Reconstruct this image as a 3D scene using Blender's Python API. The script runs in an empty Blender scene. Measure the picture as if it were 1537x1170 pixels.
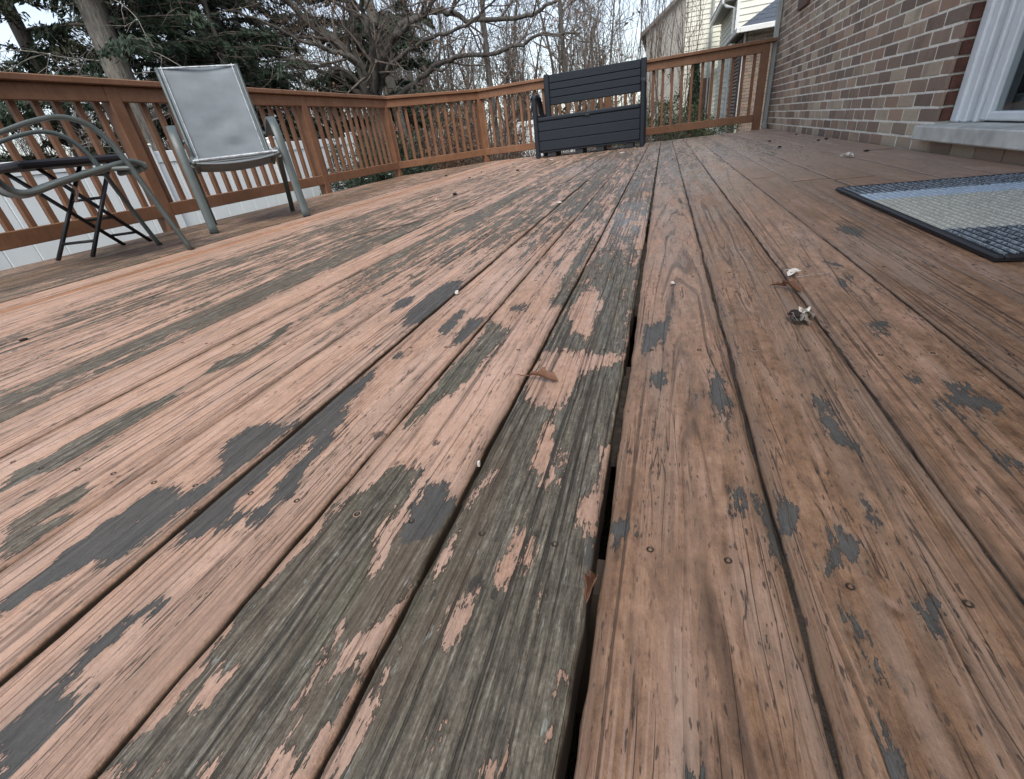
import bpy, math, random
import numpy as np
from mathutils import Vector, Matrix

random.seed(7)
rng = np.random.default_rng(11)
scene = bpy.context.scene
COL = scene.collection

# ------------------------------------------------------------------ camera
cam_d = bpy.data.cameras.new('camera')
cam = bpy.data.objects.new('camera', cam_d)
COL.objects.link(cam)
scene.camera = cam
cam_d.sensor_width = 36.0
cam_d.lens = 36.0 * 674.0 / 1537.0
cam_d.clip_start = 0.01
cam_d.clip_end = 500
PITCH, ROLL, YAW, CAM_H = 0.51188, -0.13562, -0.35144, 0.3214
def _cam_matrix():
    cp, sp, cr, sr = math.cos(PITCH), math.sin(PITCH), math.cos(ROLL), math.sin(ROLL)
    cy, sy = math.cos(YAW), math.sin(YAW)
    fwd = Vector((sy * cp, cy * cp, -sp))
    right = Vector((cy, -sy, 0))
    up = right.cross(fwd)
    R = right * cr + up * sr
    U = up * cr - right * sr
    m = Matrix((R, U, -fwd)).transposed().to_4x4()
    m.translation = (0, 0, CAM_H)
    return m
cam.matrix_world = _cam_matrix()

# ------------------------------------------------------------------ world, sun, exposure
SUN_ELEV, SUN_AZ = math.radians(54), math.radians(162)      # azimuth from +Y towards +X
world = bpy.data.worlds.new('World')
scene.world = world
world.use_nodes = True
wt = world.node_tree
wt.nodes.clear()
w_out = wt.nodes.new('ShaderNodeOutputWorld')
w_bg = wt.nodes.new('ShaderNodeBackground')
w_sky = wt.nodes.new('ShaderNodeTexSky')
w_sky.sky_type = 'NISHITA'
w_sky.sun_disc = False
w_sky.sun_elevation = SUN_ELEV
w_sky.sun_rotation = SUN_AZ
w_sky.air_density = 1.0
w_sky.dust_density = 1.5
w_sky.ozone_density = 1.0
w_hsv = wt.nodes.new('ShaderNodeHueSaturation')
w_hsv.inputs['Saturation'].default_value = 0.58
wt.links.new(w_sky.outputs[0], w_hsv.inputs['Color'])
wt.links.new(w_hsv.outputs[0], w_bg.inputs[0])
w_bg.inputs[1].default_value = 0.13
wt.links.new(w_bg.outputs[0], w_out.inputs[0])
sun_d = bpy.data.lights.new('sun', 'SUN')
sun_d.energy = 1.5
sun_d.angle = math.radians(32)
sun_d.color = (1.0, 0.95, 0.88)
sun = bpy.data.objects.new('sun', sun_d)
COL.objects.link(sun)
sd = Vector((math.sin(SUN_AZ) * math.cos(SUN_ELEV), math.cos(SUN_AZ) * math.cos(SUN_ELEV), math.sin(SUN_ELEV)))
sun.rotation_euler = sd.to_track_quat('Z', 'Y').to_euler()
sun.location = (0, 0, 30)
scene.view_settings.view_transform = 'Standard'
scene.view_settings.look = 'None'
scene.view_settings.gamma = 1.0
scene.view_settings.exposure = 1.0

scene.render.engine = 'CYCLES'
scene.cycles.max_bounces = 6
scene.cycles.diffuse_bounces = 3
scene.cycles.glossy_bounces = 2
scene.cycles.transmission_bounces = 4

# ------------------------------------------------------------------ helpers
def tag(o, label=None, cat=None, group=None, kind=None):
    if label: o['label'] = label
    if cat: o['category'] = cat
    if group: o['group'] = group
    if kind: o['kind'] = kind
    return o

def empty(name, loc=(0, 0, 0), rz=0.0, parent=None):
    o = bpy.data.objects.new(name, None)
    o.empty_display_size = 0.1
    COL.objects.link(o)
    o.location = loc
    o.rotation_euler = (0, 0, rz)
    if parent: o.parent = parent
    return o

def link_mesh(name, me, mat=None, parent=None):
    o = bpy.data.objects.new(name, me)
    COL.objects.link(o)
    if mat and not me.materials: me.materials.append(mat)
    if parent: o.parent = parent
    return o

class MB:
    """collects simple shapes into one mesh"""
    def __init__(self): self.v = []; self.f = []
    def add(self, vs, fs):
        n = len(self.v)
        self.v.extend([tuple(p) for p in vs]); self.f.extend([tuple(i + n for i in f) for f in fs])
        return self
    def box(self, lo, hi, bevel=0.0):
        x0, y0, z0 = lo; x1, y1, z1 = hi
        b = min(bevel, (x1 - x0) * .45, (y1 - y0) * .45, (z1 - z0) * .45)
        if b <= 0:
            vs = [(x0,y0,z0),(x1,y0,z0),(x1,y1,z0),(x0,y1,z0),(x0,y0,z1),(x1,y0,z1),(x1,y1,z1),(x0,y1,z1)]
            return self.add(vs, [(3,2,1,0),(4,5,6,7),(0,1,5,4),(1,2,6,5),(2,3,7,6),(3,0,4,7)])
        return self.hexa([(x0,y0,z0),(x1,y0,z0),(x1,y1,z0),(x0,y1,z0),(x0,y0,z1),(x1,y0,z1),(x1,y1,z1),(x0,y1,z1)], b)
    def hexa(self, c, b):
        """bevelled box from 8 corners (bottom ring then top ring)"""
        c = [Vector(p) for p in c]
        nb = {0:(1,3,4),1:(0,2,5),2:(3,1,6),3:(2,0,7),4:(5,7,0),5:(4,6,1),6:(7,5,2),7:(6,4,3)}
        idx = {}; vs = []
        for i in range(8):
            d = [(c[j] - c[i]).normalized() for j in nb[i]]
            # vertex on the face opposite to axis a: moved along the two other axes
            for a in range(3):
                o = [k for k in range(3) if k != a]
                idx[(i, a)] = len(vs); vs.append(c[i] + d[o[0]] * b + d[o[1]] * b)
        F = []
        for face, a in (((3,2,1,0),2),((4,5,6,7),2),((0,1,5,4),1),((2,3,7,6),1),((1,2,6,5),0),((3,0,4,7),0)):
            F.append(tuple(idx[(i, a)] for i in face))
        ed = {0:[(0,1),(3,2),(4,5),(7,6)], 1:[(0,3),(1,2),(4,7),(5,6)], 2:[(0,4),(1,5),(2,6),(3,7)]}
        for a, es in ed.items():
            o = [k for k in range(3) if k != a]
            for i, j in es: F.append((idx[(i,o[0])], idx[(j,o[0])], idx[(j,o[1])], idx[(i,o[1])]))
        for i in range(8): F.append((idx[(i,0)], idx[(i,1)], idx[(i,2)]))
        return self.add(vs, F)
    def tube(self, pts, radii, n=8, caps=True, flat=None):
        """swept tube; flat=(w,h,axis) gives a rectangular strip whose width lies along axis"""
        pts = [Vector(p) for p in pts]
        if not hasattr(radii, '__len__'): radii = [radii] * len(pts)
        vs = []; fs = []
        ref = Vector((0, 0, 1))
        t0 = (pts[1] - pts[0]).normalized()
        if abs(t0.dot(ref)) > .95: ref = Vector((1, 0, 0))
        u = t0.cross(ref).normalized()
        m = len(pts)
        for i, p in enumerate(pts):
            t = (pts[min(i + 1, m - 1)] - pts[max(i - 1, 0)]).normalized()
            u = (u - t * u.dot(t)).normalized(); w = t.cross(u)
            if flat:
                a = Vector(flat[2]); a = (a - t * a.dot(t)).normalized(); b = t.cross(a)
                hw, hh = flat[0] / 2, flat[1] / 2; r = min(hw, hh) * .35
                ring = [p + a * x + b * y for x, y in ((hw,hh-r),(hw-r,hh),(-hw+r,hh),(-hw,hh-r),(-hw,-hh+r),(-hw+r,-hh),(hw-r,-hh),(hw,-hh+r))]
            else:
                ring = [p + (u * math.cos(2*math.pi*k/n) + w * math.sin(2*math.pi*k/n)) * radii[i] for k in range(n)]
            vs.extend(ring)
        q = 8 if flat else n
        for i in range(m - 1):
            for k in range(q):
                fs.append((i*q+k, i*q+(k+1)%q, (i+1)*q+(k+1)%q, (i+1)*q+k))
        if caps: fs.append(tuple(range(q))[::-1]); fs.append(tuple((m-1)*q+k for k in range(q)))
        return self.add(vs, fs)
    def mesh(self, name, smooth=False):
        me = bpy.data.meshes.new(name)
        me.from_pydata(self.v, [], self.f)
        me.validate()
        if smooth: me.polygons.foreach_set('use_smooth', [True] * len(me.polygons))
        return me
    def build(self, name, mat, parent=None, smooth=False):
        return link_mesh(name, self.mesh(name, smooth), mat, parent)

def fix_normals(o):
    import bmesh
    bm = bmesh.new(); bm.from_mesh(o.data); bmesh.ops.recalc_face_normals(bm, faces=bm.faces); bm.to_mesh(o.data); bm.free()
    return o

def smooth_path(pts, n=6):
    """Catmull-Rom through the points"""
    P = [Vector(p) for p in pts]; P = [P[0]*2-P[1]] + P + [P[-1]*2-P[-2]]; out = []
    for i in range(1, len(P) - 2):
        for k in range(n):
            t = k / n; a, b, c, d = P[i-1], P[i], P[i+1], P[i+2]
            out.append(.5*((2*b)+(c-a)*t+(2*a-5*b+4*c-d)*t*t+(3*b-a-3*c+d)*t**3))
    out.append(P[-2]); return out

# ------------------------------------------------------------------ node helper
class NT:
    def __init__(self, name):
        self.m = bpy.data.materials.new(name); self.m.use_nodes = True
        self.t = self.m.node_tree; self.t.nodes.clear()
        self.out = self.t.nodes.new('ShaderNodeOutputMaterial')
        self.b = self.t.nodes.new('ShaderNodeBsdfPrincipled')
        self.t.links.new(self.b.outputs[0], self.out.inputs[0])
    def n(self, typ, **kw):
        nd = self.t.nodes.new(typ)
        for k, v in kw.items(): setattr(nd, k, v)
        return nd
    def put(self, sock, v):
        if isinstance(v, bpy.types.NodeSocket): self.t.links.new(v, sock)
        elif v is not None:
            if isinstance(v, tuple) and len(v) == 3 and sock.type == 'RGBA': v = v + (1,)
            sock.default_value = v
    def set(self, name, v): self.put(self.b.inputs[name], v)
    def math(self, op, a, b=None, c=None, clamp=False):
        nd = self.n('ShaderNodeMath', operation=op, use_clamp=clamp)
        for i, v in enumerate((a, b, c)):
            if v is not None: self.put(nd.inputs[i], v)
        return nd.outputs[0]
    def vmath(self, op, a, b=None):
        nd = self.n('ShaderNodeVectorMath', operation=op)
        self.put(nd.inputs[0], a)
        if b is not None: self.put(nd.inputs[1], b)
        return nd.outputs[0]
    def noise(self, vec, scale=1.0, detail=3.0, rough=.5, dist=0.0, color=False):
        nd = self.n('ShaderNodeTexNoise')
        if vec is not None: self.put(nd.inputs['Vector'], vec)
        self.put(nd.inputs['Scale'], scale); self.put(nd.inputs['Detail'], detail)
        self.put(nd.inputs['Roughness'], rough); self.put(nd.inputs['Distortion'], dist)
        return nd.outputs['Color' if color else 'Fac']
    def mix(self, f, a, b, blend='MIX'):
        nd = self.n('ShaderNodeMix', data_type='RGBA', blend_type=blend)
        self.put(nd.inputs[0], f); self.put(nd.inputs[6], a); self.put(nd.inputs[7], b)
        return nd.outputs[2]
    def step(self, v, lo, hi, a=0.0, b=1.0, smooth=True):
        nd = self.n('ShaderNodeMapRange', interpolation_type='SMOOTHSTEP' if smooth else 'LINEAR')
        for i, x in enumerate((v, lo, hi, a, b)): self.put(nd.inputs[i], x)
        return nd.outputs[0]
    def attr(self, name, typ='GEOMETRY'):
        nd = self.n('ShaderNodeAttribute', attribute_name=name, attribute_type=typ); return nd
    def sep(self, v):
        nd = self.n('ShaderNodeSeparateXYZ'); self.put(nd.inputs[0], v); return nd.outputs
    def comb(self, x, y, z):
        nd = self.n('ShaderNodeCombineXYZ')
        for i, v in enumerate((x, y, z)): self.put(nd.inputs[i], v)
        return nd.outputs[0]
    def ramp(self, f, stops, interp='LINEAR'):
        nd = self.n('ShaderNodeValToRGB'); self.put(nd.inputs[0], f); cr = nd.color_ramp; cr.interpolation = interp
        while len(cr.elements) > 1: cr.elements.remove(cr.elements[-1])
        for i, (p, c) in enumerate(stops):
            e = cr.elements[0] if i == 0 else cr.elements.new(p)
            e.position = p; e.color = tuple(c) + (1,)
        return nd.outputs[0]
    def bump(self, h, strength=1.0, dist=1.0, normal=None):
        nd = self.n('ShaderNodeBump'); nd.inputs['Strength'].default_value = strength; nd.inputs['Distance'].default_value = dist
        self.put(nd.inputs['Height'], h)
        if normal is not None: self.put(nd.inputs['Normal'], normal)
        self.set('Normal', nd.outputs[0]); return nd.outputs[0]
    def pos(self): return self.n('ShaderNodeNewGeometry').outputs['Position']
    def obj(self): return self.n('ShaderNodeTexCoord').outputs['Object']
    def rand(self): return self.n('ShaderNodeObjectInfo').outputs['Random']

def simple(name, col, rough=.6, metal=0.0, var=.12, scale=8.0, bump=0.0, bscale=60.0, stretch=(1,1,1), spec=.5):
    t = NT(name)
    v = t.vmath('MULTIPLY', t.obj(), stretch)
    f = t.noise(v, scale, 4, .6)
    lo = tuple(c * (1 - var) for c in col); hi = tuple(min(1, c * (1 + var)) for c in col)
    t.set('Base Color', t.ramp(f, [(.3, lo), (.7, hi)]))
    t.set('Roughness', rough); t.set('Metallic', metal); t.set('Specular IOR Level', spec)
    if bump: t.bump(t.noise(v, bscale, 3, .6), 1.0, bump)
    return t.m
# ------------------------------------------------------------------ deck material
def deck_material():
    t = NT('peeling_deck_paint')
    u, y, seed = t.sep(t.attr('buv').outputs['Vector'])
    xc, d0, tilt = t.sep(t.attr('ring').outputs['Vector'])
    ca = t.attr('ctl'); peel, slate, grime = t.sep(ca.outputs['Vector'])
    knot, wet_sheen, taupe = t.sep(t.attr('marks').outputs['Vector'])
    M, A, S = (lambda a, b: t.math('MULTIPLY', a, b)), (lambda a, b: t.math('ADD', a, b)), (lambda a, b: t.math('SUBTRACT', a, b))
    pv = t.comb(A(u, M(seed, 3.7)), A(y, M(seed, 11.3)), M(seed, 5.1))
    sc = lambda x, yy: t.vmath('MULTIPLY', pv, (x, yy, 1.0))
    w1 = t.noise(sc(16, 2.2), 1, 2); w2 = t.noise(sc(40, 6), 1, 2)
    warp = S(w1, .5)
    warp2 = S(w2, .5)
    big = t.noise(sc(10, 2.0), 1, 4, .55)
    # growth rings cut by the board's face: parallel lines or long arches, unevenly spaced
    a = A(S(u, xc), A(M(warp, .016), M(warp2, .0035)))
    b = A(A(d0, M(tilt, y)), M(warp, .03))
    r = t.math('SQRT', A(M(a, a), M(b, b)))
    rn = t.noise(t.comb(M(r, 210), M(y, .9), A(M(seed, 9), M(u, 4))), 1, 1.5, .6)
    late = t.step(rn, .55, .64)                     # narrow dark latewood lines
    fibre = t.noise(sc(430, 26), 1, 3, .7)
    fibre2 = t.noise(sc(140, 7), 1, 4, .7)
    mott = t.noise(sc(75, 48), 1, 5, .75)
    speck = t.noise(sc(420, 240), 1, 2, .7)
    strk = t.noise(sc(22, 1.5), 1, 3, .6)
    # where the paint has let go
    rag = t.noise(sc(44, 8), 1, 6, .68)
    rag2 = t.noise(sc(240, 60), 1, 3, .7)
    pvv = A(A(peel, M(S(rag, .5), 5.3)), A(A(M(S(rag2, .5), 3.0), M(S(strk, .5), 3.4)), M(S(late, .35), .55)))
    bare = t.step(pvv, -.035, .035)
    # paint thickness fades a little inside the edge
    thin = M(t.step(pvv, -1.1, -.05), t.step(fibre, .42, .62))
    # --- bare wood
    wl = A(A(M(fibre, .40), M(speck, .15)), A(M(fibre2, .35), M(mott, .25)))
    wood = t.ramp(wl, [(.43, (.020, .016, .011)), (.53, (.076, .064, .045)), (.62, (.160, .138, .102)), (.75, (.40, .365, .295))])
    wood = t.mix(M(late, .70), wood, (.022, .018, .014))
    green = t.step(big, .5, .68)
    wood = t.mix(M(green, .34), wood, (.085, .092, .054))
    brown = t.step(w1, .5, .70)
    wood = t.mix(M(brown, .4), wood, (.14, .092, .058))
    lichen = t.step(t.noise(sc(170, 30), 1, 3, .7), .63, .72)
    wood = t.mix(M(lichen, .55), wood, (.36, .39, .35))
    sl = t.ramp(A(M(fibre2, .6), M(mott, .4)), [(.3, (.050, .047, .042)), (.7, (.118, .110, .097))])
    sl = t.mix(M(late, .22), sl, (.045, .045, .045))
    under = t.mix(t.step(slate, .35, .65), wood, sl)
    # shadow of the paint's thickness, painted dark along the foot of the flakes
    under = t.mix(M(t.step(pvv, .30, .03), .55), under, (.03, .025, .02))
    # --- paint
    pn = A(A(M(big, .45), M(mott, .4)), M(speck, .15))
    paint = t.ramp(pn, [(.32, (.29, .168, .112)), (.5, (.50, .312, .220)), (.70, (.68, .46, .350))])
    dust = t.step(w1, .45, .7)
    paint = t.mix(M(dust, .35), paint, (.52, .385, .315))
    gpatch = t.step(A(A(M(big, .5), M(rag, .5)), M(S(grime, .5), .75)), .36, .74)
    gcol = t.ramp(A(M(mott, .5), M(fibre2, .5)), [(.38, (.075, .038, .018)), (.53, (.240, .132, .068)), (.70, (.44, .265, .155))])
    paint = t.mix(M(gpatch, t.step(grime, .02, .7, 0, .93)), paint, gcol)
    ridge = M(t.step(rn, .40, .455), t.step(rn, .52, .47))
    paint = t.mix(M(M(ridge, t.step(grime, .2, .6)), M(t.step(w2, .40, .62), .5)), paint, (.44, .295, .22))
    smear = M(t.step(w1, .56, .66), t.step(grime, .3, .6))
    paint = t.mix(M(smear, .4), paint, (.36, .275, .22))
    paint = t.mix(M(t.step(grime, 1.15, 1.5), t.step(mott, .25, .5)), paint, (.46, .215, .105))
    # dirt in the grooves of the grain, worn through along the raised fibres
    wear = t.step(A(M(fibre2, .8), M(rag, .5)), .66, .80)
    lines = M(late, t.step(big, .30, .54))
    paint = t.mix(M(lines, A(.62, M(grime, .25))), paint, (.075, .044, .028))
    paint = t.mix(M(wear, .6), paint, (.175, .11, .075))
    paint = t.mix(M(t.step(strk, .50, .66), .38), paint, (.27, .19, .142))
    edge = M(t.step(A(t.math('ABSOLUTE', u), M(warp2, .012)), .056, .069), t.step(mott, .36, .58))
    paint = t.mix(M(edge, .55), paint, (.13, .088, .060))
    flecks = t.step(t.noise(sc(300, 60), 1, 2, .65), .60, .67)
    fl_w = t.step(A(w2, M(grime, .12)), .40, .66)
    paint = t.mix(M(M(flecks, fl_w), .9), paint, (.055, .038, .028))
    cracks = t.step(t.math('ABSOLUTE', S(t.noise(sc(55, 2.4), 1.3, 2, .5), .5)), .012, .0)
    crk_w = t.step(w2, .46, .60)
    crack = M(cracks, crk_w)
    paint = t.mix(M(crack, .85), paint, (.05, .035, .027))
    paint = t.mix(M(thin, .42), paint, wood)
    paint = t.mix(M(taupe, .8), paint, t.ramp(pn, [(.3, (.25, .182, .138)), (.7, (.45, .335, .258))]))
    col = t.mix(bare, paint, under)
    col = t.mix(M(M(wet_sheen, t.step(rag, .40, .58)), .6), col, (.40, .42, .44))  # sky sheen of the damp boards, painted in as a pale blue-grey tint
    kn = M(t.step(A(knot, M(S(rag2, .5), 1.4)), .45, .62), .8)
    col = t.mix(kn, col, (.035, .031, .027))
    # board edges and flanks are dark brown
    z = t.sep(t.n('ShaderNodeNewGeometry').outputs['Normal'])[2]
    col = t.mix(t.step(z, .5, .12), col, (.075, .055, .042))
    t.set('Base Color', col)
    damp = A(M(big, .6), M(rag, .4))
    ro = t.step(damp, .38, .60, .66, .30)
    t.set('Roughness', t.math('MULTIPLY_ADD', M(wet_sheen, t.step(rag, .35, .6)), -.42, A(ro, M(bare, .06))))
    t.set('Specular IOR Level', .5)
    h = A(M(bare, -.0007), M(late, t.math('MULTIPLY_ADD', bare, -.0006, -.0005)))
    h = A(A(h, M(fibre, .0009)), M(speck, .0006)); h = A(h, M(crack, -.0006)); h = A(h, M(rag2, .0004)); h = A(h, M(mott, .0007)); h = A(h, M(kn, -.0006))
    h = A(h, M(t.math('MINIMUM', t.math('ABSOLUTE', pvv), .4), M(bare, -.0006)))
    t.bump(h, 1.0, 1.0)
    return t.m

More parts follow.
